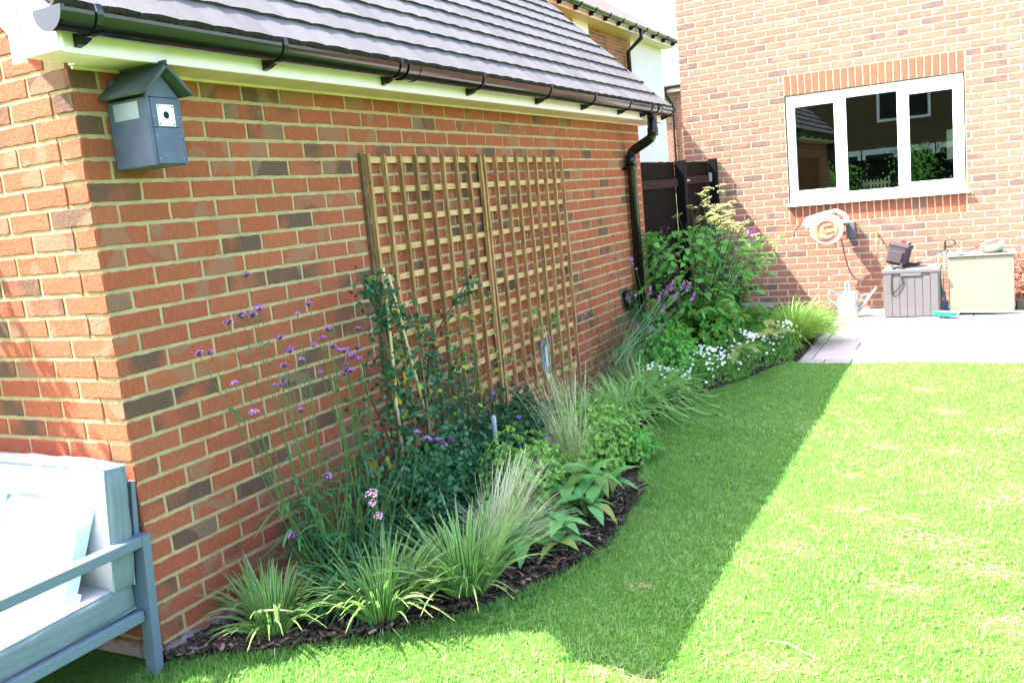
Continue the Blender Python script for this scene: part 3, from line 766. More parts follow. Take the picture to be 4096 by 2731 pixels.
# ------------------------------------------------------------------ house
HY = 8.54; HX0 = -.45; HX1 = 6.5; WX0, WX1, WZ0, WZ1 = .726, 2.532, 1.215, 2.415
house = thing('house', 'two storey red brick house with a white three light window facing the patio', 'house')
mb = MB(); y0, y1 = HY+.0025, HY+.11
mb.box(HX0+.01, WX0, y0, y1, -.1, 5.2); mb.box(WX1, HX1, y0, y1, -.1, 5.2); mb.box(WX0, WX1, y0, y1, -.1, WZ0-.002); mb.box(WX0, WX1, y0, y1, WZ1+.002, 5.2)
hw = mb.obj('wall', M_mortar2, house)
mb = MB(); mb.box(HX0+.02, HX0+.1, HY+.11, 15, -.1, 5.2)
hw2 = mb.obj('side_wall', M_nbrick, house)
MB().prism([(8.40, 5.4), (12, 8.2), (16.2, 5.4)], 0, HX0-.3, HX1).obj('roof', M_tile, house)
bricks = []
for k in range(-34, 36):
    z0_ = 2.415+.075*k+.005; z1_ = z0_+.065
    off = .1125 if k % 2 else 0.; x = HX0+.0; first = True
    while x < HX1-.3:
        l = (.1025 if (k % 2 and first) else .215); first = False
        a, b = x, x+l; x += l+.01
        segs_ = [(a, b)]
        blocked = []
        if z1_ > WZ0+.01 and z0_ < WZ1-.01: blocked = (WX0, WX1)
        if z1_ > WZ1 and z0_ < WZ1+.215: blocked = (WX0-.005, WX1+.005)
        if z1_ > WZ0-.22 and z0_ < WZ0-.01: blocked = (WX0-.005, WX1+.005)
        if blocked:
            o = []
            for a, b in segs_:
                if b <= blocked[0] or a >= blocked[1]: o.append((a, b)); continue
                if a < blocked[0]-.04: o.append((a, blocked[0]-.004))
                if b > blocked[1]+.04: o.append((blocked[1]+.004, b))
            segs_ = o
        for a, b in segs_:
            l = b-a
            if abs(l-.215) > .002 and abs(l-.1025) > .002: l = round(l/.02)*.02
            if l > .03: bricks.append(dict(l=l, h=.065, loc=(a, HY, z0_), rz=0, parent=hw))
lay(bricks, None, M_brick2, 300, 'h')
sold = [brick_mesh(.065, .215, seed=700+i).mesh('soldier_brick', M_soldier) for i in range(5)]
sold2 = [brick_mesh(.065, .190, seed=800+i).mesh('soldier_brick', M_soldier) for i in range(5)]
lin = MB().box(WX0, WX1, HY+.012, HY+.10, WZ1+.003, WZ1+.22).obj('lintel_course', M_mortar2, house)
lin2 = MB().box(WX0, WX1, HY+.012, HY+.10, WZ0-.232, WZ0-.03).obj('sill_course', M_mortar2, house)
for i in range(24):
    x = WX0+.005+.0752*i
    link('soldier_brick', random.choice(sold), lin, (x, HY-.001, WZ1+.004)); link('soldier_brick', random.choice(sold2), lin2, (x, HY-.001, WZ0-.222))
MB().box(.05, .50, HY-.035, HY+.005, -.05, .10).obj('plinth_stone', M_stone, house)

# window
FY0, FY1 = HY+.028, HY+.095
win = MB(); fx0, fx1, fz0, fz1 = WX0+.012, WX1-.012, WZ0+.0, WZ1-.005
def ring(mb, x0, x1, z0, z1, l, r_, b, t, ya, yb):
    mb.bbox(x0, x0+l, ya, yb, z0, z1, .003); mb.bbox(x1-r_, x1, ya, yb, z0, z1, .003)
    mb.bbox(x0+l, x1-r_, ya+.0005, yb, z0, z0+b, .003); mb.bbox(x0+l, x1-r_, ya+.0005, yb, z1-t, z1, .003)
ring(win, fx0, fx1, fz0, fz1, .035, .035, .045, .05, FY0, FY1)
win.bbox(1.300, 1.345, FY0, FY1, fz0+.045, fz1-.05, .003); win.bbox(1.905, 1.950, FY0, FY1, fz0+.045, fz1-.05, .003)
win = win.obj('window_frame', M_frame, house)
for (a, b, gl) in ((.768, 1.302, (.832, 1.247, 1.357, 2.280)), (1.943, 2.487, (2.001, 2.417, 1.343, 2.262))):
    mb = MB(); z0_, z1_ = fz0+.040, fz1-.045
    ring(mb, a, b, z0_, z1_, gl[0]-a, b-gl[1], gl[2]-z0_, z1_-gl[3], FY0-.012, FY1-.01)
    cs = mb.obj('casement', M_frame, win)
    MB().box(gl[0]-.006, gl[1]+.006, FY0+.012, FY0+.016, gl[2]-.006, gl[3]+.006).obj('pane', M_glass, cs)
mb = MB(); ring(mb, 1.346, 1.904, fz0+.046, fz1-.051, .024, .022, .042, .044, FY0+.004, FY0+.03); mb.obj('glazing_bead', M_frame, win)
MB().box(1.362, 1.890, FY0+.016, FY0+.020, 1.298, 2.318).obj('pane', M_glass, win)
MB().bbox(WX0-.02, WX1+.035, HY-.042, HY+.09, WZ0-.030, WZ0-.002, .004).obj('sill', M_frame, win)
for a, b in ((1.02, 1.30), (1.52, 1.60), (1.93, 2.20)): MB().bbox(a, b, FY0-.012, FY0+.003, fz1-.032, fz1-.006, .003).obj('trickle_vent', M_frame, win)
# dark room behind the window
mb = MB(); mb.box(-.2, 4.5, 11.4, 11.45, 0, 2.8); mb.box(-.25, -.2, 8.66, 11.4, 0, 2.8); mb.box(4.5, 4.55, 8.66, 11.4, 0, 2.8); mb.box(-.2, 4.5, 8.66, 11.4, 2.75, 2.8); mb.box(-.2, 4.5, 8.66, 11.4, 0, .05)
mb.obj('room_interior', M_room, house)
MB().box(WX0, WX1, 8.645, 8.95, WZ0+.02, WZ0+.062).obj('inner_sill', M_frame, house)
pk = thing('picket_planter', 'small pale wooden picket fence planter standing inside the middle window pane', 'planter', (1.49, 8.72, WZ0+.062))
for i in range(8):
    x = .012+i*.036; mb = MB(); h_ = .135 if i < 7 else .155
    mb.prism([(x, 0), (x+.02, 0), (x+.02, h_-.012), (x+.01, h_), (x, h_-.012)] if i < 7 else [(x+.01, 0), (x+.026, 0), (x+.026, h_), (x+.01, h_)], 1, 0, .006); mb.obj('picket', M_picket, pk)
for z in (.0, .075): MB().box(.0, .30, .007, .014, z, z+.026).obj('rail', M_picket, pk)
M_lf0 = leaf_mat('window_plant_leaf', [(.16, .32, .03), (.28, .42, .05)], .4)
n = 60; P = np.stack([R.uniform(-.02, .26, n), R.uniform(.02, .07, n), R.uniform(.03, .15, n)], 1)
V, F, A = leafmesh(P, nrm(R.normal(0, 1, (n, 3))), nrm(R.normal(0, 1, (n, 3))), R.uniform(.02, .04, n), R.uniform(.015, .025, n), simple=True)
link('foliage', npmesh('foliage', V, F, M_lf0, A), pk)
bk = MB(); bk.lathe([(0, 0), (.026, 0), (.032, .06), (.030, .06), (.024, .004)], (0, 0, 0), 16); bk.tube([(-.031, 0, .055), (-.028, 0, .085), (0, 0, .105), (.028, 0, .085), (.031, 0, .055)], .0018, 6)
o = tag(bk.obj('small_bucket', M_galv, None, True), 'tiny metal bucket beside the picket planter inside the window', 'bucket'); o.location = (1.525, 8.69, WZ0+.063)
o = MB().lathe([(0, 0), (.035, 0), (.036, .05), (.015, .075), (.012, .10), (0, .10)], (0, 0, 0), 14).obj('bottle', M_plast, None, True); tag(o, 'small white bottle standing inside the right window pane', 'bottle'); o.location = (2.385, 8.70, WZ0+.063)
nt_ = thing('paper_notice', 'three cream paper sheets stuck inside the right window pane', 'notice', (2.352, FY0+.03, 1.545))
for i in range(3): MB().box(0, .075, 0, .001, i*.1035, i*.1035+.100).obj('sheet', M_paper, nt_)

# ------------------------------------------------------------------ side fence and gate between garage and house
fn = thing('side_fence', 'dark brown timber fence panel between garage and house behind the shrub', 'fence', (-.15, 5.66, 0))
y = 0.
while y < 1.42:
    MB().bbox(-.012, .0, y, y+.118, .03, 1.79+random.uniform(-.003, .003), .002, r=0.).obj('board', M_fence, fn); y += .121
for z in (.3, 1.53): MB().bbox(.001, .036, .0, 1.44, z, z+.085, .003).obj('rail', M_rail, fn)
MB().bbox(.001, .030, .0, .045, .03, 1.78, .003).obj('upright', M_rail, fn)
MB().bbox(.0, .1, 1.45, 1.55, .0, 1.80, .004).obj('post', M_post, fn)
gt = thing('garden_gate', 'dark brown boarded garden gate with white hinge against the house', 'gate', (-.15, 7.24, 0))
y = 0.
while y < 1.16:
    MB().bbox(-.012, .0, y, y+.106, .05, 1.79+random.uniform(-.004, .004), .002, r=0.).obj('board', M_fence, gt); y += .109
for z in (.25, .9, 1.55): MB().bbox(.001, .03, .0, 1.19, z, z+.085, .003).obj('rail', M_rail, gt)
MB().add([(.001, .12, .99), (.028, .12, .99), (.028, .20, .99), (.001, .20, .99), (.001, 1.0, 1.545), (.028, 1.0, 1.545), (.028, 1.08, 1.545), (.001, 1.08, 1.545)], [(0, 1, 2, 3), (7, 6, 5, 4), (0, 4, 5, 1), (1, 5, 6, 2), (2, 6, 7, 3), (3, 7, 4, 0)]).obj('brace', M_rail, gt)
mb = MB(); mb.prism([(.02, 1.62), (.02, 1.56), (.30, 1.585), (.30, 1.595)], 0, .031, .036); mb.box(.031, .038, -.03, .015, 1.50, 1.68); mb.obj('hinge', M_galv, gt)
MB().box(.031, .05, 1.10, 1.16, 1.56, 1.66).obj('latch', M_galv, gt)
MB().bbox(.0, .09, 1.20, 1.285, 0, 1.82, .004).obj('post', M_post, gt)

# white socket box near the house corner
wb = thing('outdoor_box', 'small white plastic junction box on a black pipe by the house corner', 'junction box', (.06, 8.44, 0))
MB().bbox(-.05, .05, 0, .098, .37, .49, .008).obj('case', M_plast, wb); MB().tube([(.03, .05, .37), (.03, .05, .03)], .012, 8).obj('pipe', M_black, wb)

# ------------------------------------------------------------------ houses behind
NX = -4.5
nh = thing('neighbour_house', 'two storey brick and white rendered house beyond the garage with brown roof and black gutter', 'house')
MB().box(NX-6, NX, 8.5, 18.53, 0, 5.25).obj('brick_wall', M_mortar, nh)
bw = []
for k in range(18):
    z = 5.02-.075*(k+1); y = 12.6-(.1125 if k % 2 else 0)
    while y < 18.45:
        if not (15.22 < y+.1 < 15.98): bw.append(dict(l=.215, h=.065, loc=(NX+.008, y, z), rz=math.pi/2, parent=nh))
        y += .225
# courses as one joined piece per wall: too small to pick apart
lay(bw, None, M_nbrick, 0, 'n')
MB().box(NX-6, NX+.02, 18.54, 20.93, 0, 5.24).obj('render_panel', M_render, nh)
MB().box(NX, NX+.012, 15.2, 16.0, 3.9, 5.1).obj('window_frame', M_frame, nh)
MB().box(NX+.012, NX+.016, 15.27, 15.93, 3.98, 4.86).obj('pane', M_dark, nh)
MB().box(NX, NX+.30, 8.5, 21.1, 5.06, 5.08).obj('soffit', M_cream, nh); MB().box(NX+.30, NX+.32, 8.5, 21.1, 5.06, 5.22).obj('fascia', M_white, nh)
mb = MB()
for k in range(30):
    x = NX+.36-.21*k; z = 5.25+.145*k
    mb.prism([(x, z), (x, z+.03), (x-.23, z+.03+.15), (x-.23, z+.15)], 1, 8.3, 21.25, 0)
nr = kind(mb.obj('roof_tiles', M_nroof, nh), 'stuff')
mb = MB(); halfround(mb, (NX+.43, 5.20), .078, .005, 8.4, 21.4, 10); ng = mb.obj('gutter', M_black, nh)
for y in list(np.arange(13.0, 21.2, .78)):
    mb = MB(); halfround(mb, (NX+.43, 5.20), .092, .010, y-.025, y+.025, 8); mb.box(NX+.32, NX+.42, y-.025, y+.025, 5.07, 5.15); mb.obj('bracket', M_black, ng)
MB().tube([(NX+.43, 18.15, 5.13), (NX+.43, 18.15, 4.95), (NX+.10, 18.15, 4.70), (NX+.10, 18.15, .1)], .05, 10).obj('downpipe', M_black, nh, True)

fh = thing('far_house', 'distant brick house with pale grey tiled roof seen between the houses', 'house')
MB().box(-14, -2.5, 25.06, 30, 0, 4.45).obj('wall', M_mortar2, fh)
bw = []
for k in range(40):
    z = 4.40-.075*(k+1); x = -7.5-(.1125 if k % 2 else 0)
    while x < -3.6: bw.append(dict(l=.215, h=.065, loc=(x, 25.05, z), rz=0, parent=fh)); x += .225
lay(bw, None, M_brick2, 0, 'f')
mb = MB()
for k in range(16):
    y = 24.75+.24*k; z = 4.52+.17*k
    mb.prism([(y, z), (y, z+.03), (y+.26, z+.21), (y+.26, z+.18)], 0, -15, -2)
kind(mb.obj('roof_tiles', M_froof, fh), 'stuff')
MB().box(-14, -2.2, 24.80, 24.82, 4.38, 4.54).obj('fascia', M_white, fh)
MB().tube([(-15, 24.72, 4.53), (-2, 24.72, 4.53)], .055, 8).obj('gutter', M_black, fh)
MB().tube([(-5.62, 24.72, 4.5), (-5.62, 24.75, 4.3), (-5.52, 24.98, 4.05), (-5.50, 24.98, 0)], .04, 8).obj('downpipe', M_black, fh)

# garden end behind the camera: what the window glass reflects
oh = thing('opposite_house', 'brick house at the far end of the garden reflected in the window', 'house')
MB().box(-8, 10, -17.2, -17, 0, 6).obj('wall', mat('dull_brown_brick', (.11, .065, .035), .9, var=.3, vscale=2), oh)
for (a, b, c, d) in ((-5.2, -3.6, 3.2, 4.4), (-.6, 1.2, 3.2, 4.4), (3.6, 5.2, 3.2, 4.4)):
    f_ = MB().box(a, b, -16.99, -16.93, c, d).obj('window', M_frame, oh); MB().box(a+.1, b-.1, -16.92, -16.915, c+.1, d-.1).obj('pane', M_dark, f_)
for i in range(4):
    a = -2.4+1.25*i; f_ = MB().box(a, a+1.2, -16.99, -16.93, .1, 2.25).obj('patio_door', M_frame, oh); MB().box(a+.12, a+1.08, -16.92, -16.915, .2, 2.05).obj('pane', M_dark, f_)
MB().prism([(-18.5, 5.9), (-16.6, 5.9), (-18.5, 7.9)], 0, -8.3, 10.3).obj('roof', M_tile, oh)
ef = thing('end_fence', 'dark boarded fence closing the garden opposite the house', 'fence', (-6, -8.2, 0))
bme = MB().bbox(0, .145, 0, .02, .02, 1.8, .002, r=0.).mesh('board', M_fence)
for i in range(90): link('board', bme, ef, (i*.15, 0, random.uniform(-.004, .004)))

# ------------------------------------------------------------------ sofa and cushions
sf = thing('garden_sofa', 'slate grey metal garden sofa frame standing against the sunlit garage end wall', 'sofa', (0, 0, 0))
def bar(name, pts, w, d, parent, m=M_sofam):
    """flat bar: pts polyline in YZ at x-range"""
    pass
mb = MB()
# outer right frame side at x = .0 .. .05
mb.add([(.0, -.086, 0), (.05, -.086, 0), (.05, -.052, 0), (.0, -.052, 0), (.0, -.052, .507), (.05, -.052, .507), (.05, -.018, .507), (.0, -.018, .507)], [(3, 2, 1, 0), (4, 5, 6, 7), (0, 1, 5, 4), (1, 2, 6, 5), (2, 3, 7, 6), (3, 0, 4, 7)])
mb.obj('leg', M_sofam, sf)
MB().bbox(.0005, .0495, -.80, -.0525, .470, .5065, .002).obj('armrest', M_sofam, sf)
MB().add([(.0, -.80, 0), (.05, -.80, 0), (.05, -.766, 0), (.0, -.766, 0), (.0, -.80, .469), (.05, -.80, .469), (.05, -.766, .469), (.0, -.766, .469)], [(3, 2, 1, 0), (4, 5, 6, 7), (0, 1, 5, 4), (1, 2, 6, 5), (2, 3, 7, 6), (3, 0, 4, 7)]).obj('leg', M_sofam, sf)
MB().bbox(.001, .030, -.765, -.078, .205, .243, .002).obj('side_rail', M_sofam, sf)
MB().add([(-.030, -.075, .22), (-.002, -.075, .22), (-.002, -.045, .22), (-.030, -.045, .22), (-.030, -.02, .69), (-.002, -.02, .69), (-.002, .0-.004, .69), (-.030, -.004, .69)], [(3, 2, 1, 0), (4, 5, 6, 7), (0, 1, 5, 4), (1, 2, 6, 5), (2, 3, 7, 6), (3, 0, 4, 7)]).obj('back_upright', M_sofam, sf)
MB().bbox(-1.5, -.0305, -.019, -.005, .655, .688, .002).obj('back_rail', M_sofam, sf)
MB().bbox(-1.5, .0, -.765, -.735, .205, .243, .002).obj('front_rail', M_sofam, sf); MB().bbox(-1.5, -.031, -.074, -.05, .205, .243, .002).obj('back_rail', M_sofam, sf)
for x in np.arange(-1.4, -.05, .12): MB().box(x, x+.05, -.73, -.078, .212, .222).obj('seat_slat', M_sofam, sf)
for yy in (-.80, -.086): MB().bbox(-1.55, -1.50, yy, yy+.034, 0, .507, .002).obj('leg', M_sofam, sf)
MB().bbox(-1.549, -1.501, -.764, -.087, .470, .5065, .002).obj('armrest', M_sofam, sf)

def cushion(name, label, sx, sy, sz, loc, rot, m, mt, puff=.012, n=12, cat='cushion', wr=.004):
    """soft box with piping along its edges"""
    t = thing(name, label, cat, loc); t.rotation_euler = rot
    bm_v, bm_f, mi_ = [], [], []
    def face(o, u, v, w, mi):
        base = len(bm_v)
        for i in range(n+1):
            for j in range(n+1):
                a, b = i/n, j/n; e = (1-(2*a-1)**6)*(1-(2*b-1)**6)
                p = Vector(o)+Vector(u)*a+Vector(v)*b+Vector(w)*(puff*e+wr*math.sin(a*17+b*9)*math.sin(b*13-a*5)*e)
                bm_v.append(p)
        for i in range(n):
            for j in range(n):
                q = base+i*(n+1)+j; bm_f.append((q, q+n+1, q+n+2, q+1)); mi_.append(mi)
    x, y, z = sx/2, sy/2, sz/2
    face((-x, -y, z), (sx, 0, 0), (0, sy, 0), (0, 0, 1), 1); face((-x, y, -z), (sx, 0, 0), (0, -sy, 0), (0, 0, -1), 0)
    face((-x, -y, -z), (sx, 0, 0), (0, 0, sz), (0, -1, 0), 1 if name == 'back_cushion' else 0); face((x, y, -z), (-sx, 0, 0), (0, 0, sz), (0, 1, 0), 0)  # back cushion's front takes the paler sunlit copy, other sides the shaded one
    face((x, -y, -z), (0, sy, 0), (0, 0, sz), (1, 0, 0), 0); face((-x, y, -z), (0, -sy, 0), (0, 0, sz), (-1, 0, 0), 0)
    me = bpy.data.meshes.new('cover'); me.from_pydata([tuple(v) for v in bm_v], [], bm_f); me.materials.append(m); me.materials.append(mt)
    me.polygons.foreach_set('material_index', mi_); me.polygons.foreach_set('use_smooth', [True]*len(bm_f))
    link('cover', me, t)
    mb = MB(); cs = [(-x, -y), (x, -y), (x, y), (-x, y), (-x, -y)]
    if name == 'back_cushion':
        for yy in (-y, y): mb.tube([(a, yy, b) for a, b in ((-x, -z), (x, -z), (x, z), (-x, z), (-x, -z))], .0045, 6)
    else:
        for zz in (-z, z): mb.tube([(a, b, zz) for a, b in cs], .0045, 6)
    mb.obj('piping', M_pipe, t); return t
cushion('seat_cushion', 'thick pale grey sofa seat cushion under the scatter cushion', 1.44, .66, .10, (-.735, -.405, .285), (.03, 0, 0), M_cushshade, M_cushlit, .014, wr=.004)
cushion('back_cushion', 'large pale grey back cushion leaning on the sofa back', .80, .082, .42, (-.40, -.096, .550), (-.09, 0, 0), M_cushshade, M_cushlit, .022, wr=.006)
sc_ = thing('scatter_cushion', 'pale blue scatter cushion with piped edge leaning on the sofa back cushion', 'cushion', (-.26, -.235, .47)); sc_.rotation_euler = (-.38, .10, .12)
n_ = 16; vs = []; fs = []
for sgn in (-1, 1):
    base = len(vs)
    for i in range(n_+1):
        for j in range(n_+1):
            a, b = 2*i/n_-1, 2*j/n_-1; e = ((1-a*a)*(1-b*b))**.45; pinch = 1-.07*(abs(a*b))**2
            pinx = 1-.06*(1-b*b); piny = 1-.06*(1-a*a)
            vs.append((a*.20*piny*1.0+0*pinch, sgn*.055*e+.004*math.sin(a*9+b*5)*e, b*.20*pinx))
    for i in range(n_):
        for j in range(n_):
            q = base+i*(n_+1)+j; fs.append((q, q+n_+1, q+n_+2, q+1) if sgn < 0 else (q, q+1, q+n_+2, q+n_+1))
me = bpy.data.meshes.new('cover'); me.from_pydata(vs, [], fs); me.materials.append(M_scat); me.polygons.foreach_set('use_smooth', [True]*len(fs)); link('cover', me, sc_)
pp = [(a*.2*(1-.06*0), 0, b*.2) for a, b in ((-1, -1), (0, -.94), (1, -1), (.94, 0), (1, 1), (0, .94), (-1, 1), (-.94, 0), (-1, -1))]
MB().tube(pp, .005, 6).obj('piping', M_scat, sc_); MB().box(.199, .215, -.001, .001, -.12, -.09).obj('care_tag', M_white, sc_)

# ------------------------------------------------------------------ things on the patio
hr = thing('hose_reel', 'white and orange wall mounted hose reel under the window', 'hose reel', (1.165, 8.25, .925))
mb = MB(); mb.lathe([(0, -.06), (.135, -.06), (.158, -.052), (.17, -.035), (.172, .05), (.155, .075), (0, .08)], (0, 0, 0), 40, ax='y'); mb.obj('drum_case', M_plast, hr, False)
mb = MB()
mb.prism([(-.255, .075), (-.21, .15), (-.12, .185), (.075, .21), (.12, .205), (.225, .125), (.235, .07), (.17, .03), (-.10, .0), (-.19, .02)], 1, -.045, .06) if False else None
# carrying handle: outline with an opening
for poly in ([(-.255, .07), (-.225, .10), (-.205, .145), (-.11, .10), (-.16, .03), (-.19, .03)], [(-.205, .145), (-.05, .185), (.085, .207), (.075, .175), (.02, .12), (-.11, .10)],
             [(.085, .207), (.120, .203), (.205, .150), (.185, .125), (.11, .175), (.075, .175)], [(.205, .150), (.228, .105), (.228, .07), (.195, .08), (.185, .125)], [(.228, .07), (.14, .045), (.14, .09), (.195, .08)]):
    mb.prism(poly, 1, -.045, .055)
mb.obj('carry_handle', M_plast, hr)
mb = MB(); mb.lathe([(0, -.072), (.118, -.072), (.134, -.066), (.138, -.058), (.138, -.05)], (0, 0, 0), 40, ax='y'); od = mb.obj('front_disc', M_orange, hr)
mb = MB(); mb.tube([(.095*math.cos(a), -.074, .095*math.sin(a)) for a in [math.radians(50+i*12) for i in range(24)]], .009, 6); mb.tube([(-.03, -.074, -.005), (-.02, -.074, .035), (.07, -.074, .05)], .008, 6); mb.tube([(-.03, -.074, -.01), (.0, -.074, -.035), (.08, -.074, -.02)], .008, 6)
mb.obj('moulded_rib', M_orange, od)
mb = MB(); mb.box(.03, .075, -.0735, -.0725, .012, .016); mb.obj('printed_mark', M_tie, od)
mb = MB(); mb.bbox(.175, .265, .22, .288, -.14, .05, .006); mb.bbox(.10, .20, .05, .235, -.08, -.055, .004); mb.bbox(.10, .20, .05, .235, .02, .045, .004); mb.obj('wall_bracket', M_boxg, hr)
mb = MB(); mb.tube([(-.25, 0, .085), (-.29, 0, .06), (-.33, 0, .0), (-.355, 0, -.06)], .006, 8); mb.obj('hose', M_rubber, hr); MB().tube([(-.355, 0, -.06), (-.375, 0, -.095)], [.012, .015], 10).obj('nozzle', M_orange, hr)
mb = MB()
def catm(P, k=8):
    P = [Vector(p) for p in P]; Q = [P[0]]+P+[P[-1]]; out = []
    for i in range(1, len(Q)-2):
        for j in range(k):
            t = j/k; a, b, c, d = Q[i-1], Q[i], Q[i+1], Q[i+2]
            out.append(.5*((2*b)+(-a+c)*t+(2*a-5*b+4*c-d)*t*t+(-a+3*b-3*c+d)*t**3))
    return out+[P[-1]]
pts = [(1.302, 8.33, .80), (1.315, 8.38, .68), (1.335, 8.42, .55), (1.372, 8.44, .42), (1.43, 8.45, .335), (1.50, 8.45, .318), (1.58, 8.45, .385), (1.635, 8.45, .50), (1.650, 8.46, .60), (1.648, 8.47, .675)]
mb.tube([(p[0]-1.165, p[1]-8.25, p[2]-.925) for p in catm(pts)], .0085, 8); mb.obj('hose', M_rubber2, hr, True)
tp_ = thing('garden_tap', 'brass garden tap with orange hose connector on the house wall', 'tap', (1.645, 8.47, .68))
MB().tube([(0, 0, 0), (0, 0, .05)], [.012, .015], 12).obj('connector', M_orange, tp_); MB().tube([(0, 0, .05), (0, 0, .10)], .013, 12).obj('connector', M_galv, tp_)
mb = MB(); mb.tube([(0, 0, .10), (0, 0, .14), (0, .07, .15)], [.011, .014, .010], 10); mb.tube([(0, .01, .14), (0, .01, .175)], .006, 8); mb.box(-.03, .03, .004, .016, .172, .182); mb.obj('tap_body', M_brass, tp_)

wc = thing('watering_can', 'galvanised metal watering can on the patio by the house wall', 'watering can', (1.405, 7.87, 0))
mb = MB(); mb.lathe([(0, .0), (.108, .0), (.110, .006), (.107, .012), (.106, .10), (.1085, .105), (.106, .11), (.105, .255), (.109, .262), (.109, .268), (.104, .268), (.103, .255), (.102, .02), (0, .02)], (0, 0, 0), 36); mb.obj('body', M_galv, wc, True)
mb = MB(); P = [(-.11, -.002, .268), (-.05, -.10, .268), (0, -.109, .268)]
mb.add([(-.004, -.1, .27)]+[(.105*math.cos(a), .105*math.sin(a), .27) for a in [math.pi*1.5+math.pi*i/14 for i in range(15)]]+[(.0, .1, .27)], [list(range(17))]); mb.obj('lid', M_galv, wc)
MB().tube(catm([(-.015, .0, .26), (-.02, 0, .33), (-.01, 0, .365), (.01, 0, .36), (.02, 0, .30), (.015, 0, .26)], 5), .014, 10).obj('top_handle', M_galv, wc, True)
MB().tube(catm([(-.104, 0, .25), (-.16, 0, .285), (-.20, 0, .27), (-.20, 0, .22), (-.16, 0, .17), (-.106, 0, .13)], 5), .006, 8).obj('back_handle', M_galv, wc, True)
mb = MB(); mb.tube([(.10, 0, .07), (.19, 0, .19), (.285, 0, .305)], [.024, .016, .012], 12); mb.tube([(.10, 0, .225), (.19, 0, .235), (.225, 0, .235)], .005, 8); mb.obj('spout', M_galv, wc, True)

sb = thing('storage_box', 'grey plastic garden storage box with grooved front under the black bag', 'storage box', (1.76, 7.75, 0))
MB().bbox(.004, .528, .006, .44, .01, .45, .004).obj('body', M_boxg, sb)
for i in range(7):
    w_ = .5/7; MB().bbox(.016+i*w_, .016+i*w_+w_-.004, -.002, .0055, .012, .448 if i in (0, 6) else .41, .002, r=0.).obj('front_plank', M_boxg, sb)
mb = MB(); mb.bbox(-.004, .536, -.006, .446, .452, .492, .006); mb.bbox(.03, .50, .03, .41, .4925, .500, .004); ld = mb.obj('lid', M_boxg, sb)
MB().bbox(.17, .36, -.010, -.003, .425, .451, .002).obj('catch', M_boxg, sb)

bgx = thing('black_bag', 'black padded bag tilted on the storage box lid, webbing strap hanging', 'bag', (1.88, 7.88, .515))
Mx = Matrix.Rotation(.26, 4, 'Y') @ Matrix.Rotation(-.2, 4, 'Z') @ Matrix.Scale(1.38, 4)
mb = MB(); mb.bbox(-.075, .07, -.06, .06, .015, .165, .018, M=Mx); mb.obj('body', M_blackfab, bgx)
MB().bbox(-.078, .073, -.063, .063, .140, .172, .01, M=Mx).obj('flap', M_blackfab, bgx)
MB().bbox(-.05, .045, -.074, -.060, .03, .12, .008, M=Mx).obj('pocket', M_blackfab, bgx)
def strap(pts, w, t=.0025, ax=Vector((1, 0, 0))):
    mb = MB(); P = catm(pts, 6); vs = []; 
    for p in P: vs += [p-ax*w/2, p+ax*w/2, p+ax*w/2+Vector((0, t, 0)), p-ax*w/2+Vector((0, t, 0))]
    k_ = len(P); fs = [(4*i+a, 4*i+(a+1) % 4, 4*i+4+(a+1) % 4, 4*i+4+a) for i in range(k_-1) for a in range(4)]+[(3, 2, 1, 0), (4*k_-4, 4*k_-3, 4*k_-2, 4*k_-1)]
    return mb.add(vs, fs)
strap([(.04, -.075, .13), (.055, -.095, .06), (.055, -.13, -.02), (.06, -.135, -.10), (.068, -.14, -.16), (.0, -.145, -.24), (-.03, -.14, -.27), (-.035, -.135, -.22), (-.03, -.132, -.10), (-.02, -.13, -.02), (-.03, -.08, .03)], .022, .003, Vector((.95, 0, .3))).obj('strap', M_strap, bgx)
MB().bbox(.03, .062, -.098, -.088, .06, .10, .004).obj('buckle', M_greyp, bgx)
rt = thing('red_tool', 'red handled hand tool with black grip standing behind the black bag', 'tool', (1.985, 7.97, .50))
MB().tube(catm([(0, 0, .0), (-.005, 0, .14), (-.02, 0, .24), (-.045, 0, .27)], 4), [.018]*13, 10).obj('handle', M_red, rt); MB().tube([(-.02, 0, .22), (.035, 0, .245)], .017, 10).obj('grip', M_tie, rt)
hb = thing('hand_brush', 'black long bristled brush lying on the storage box lid', 'brush', (2.03, 7.92, .507), rz=.35)
mb = MB(); 
for i in range(90):
    a = random.uniform(-.10, .02); mb.tube([(a, random.uniform(-.022, .022), random.uniform(.0, .022)), (a+random.uniform(.05, .08), random.uniform(-.03, .03), random.uniform(.0, .04))], .0022, 4)
mb.obj('bristles', M_tie, hb); MB().bbox(-.11, .03, -.016, .016, .004, .022, .004).obj('head', M_tie, hb); MB().tube([(.04, 0, .02), (.30, -.06, .115)], .0035, 8).obj('rod', M_greyp, hb)

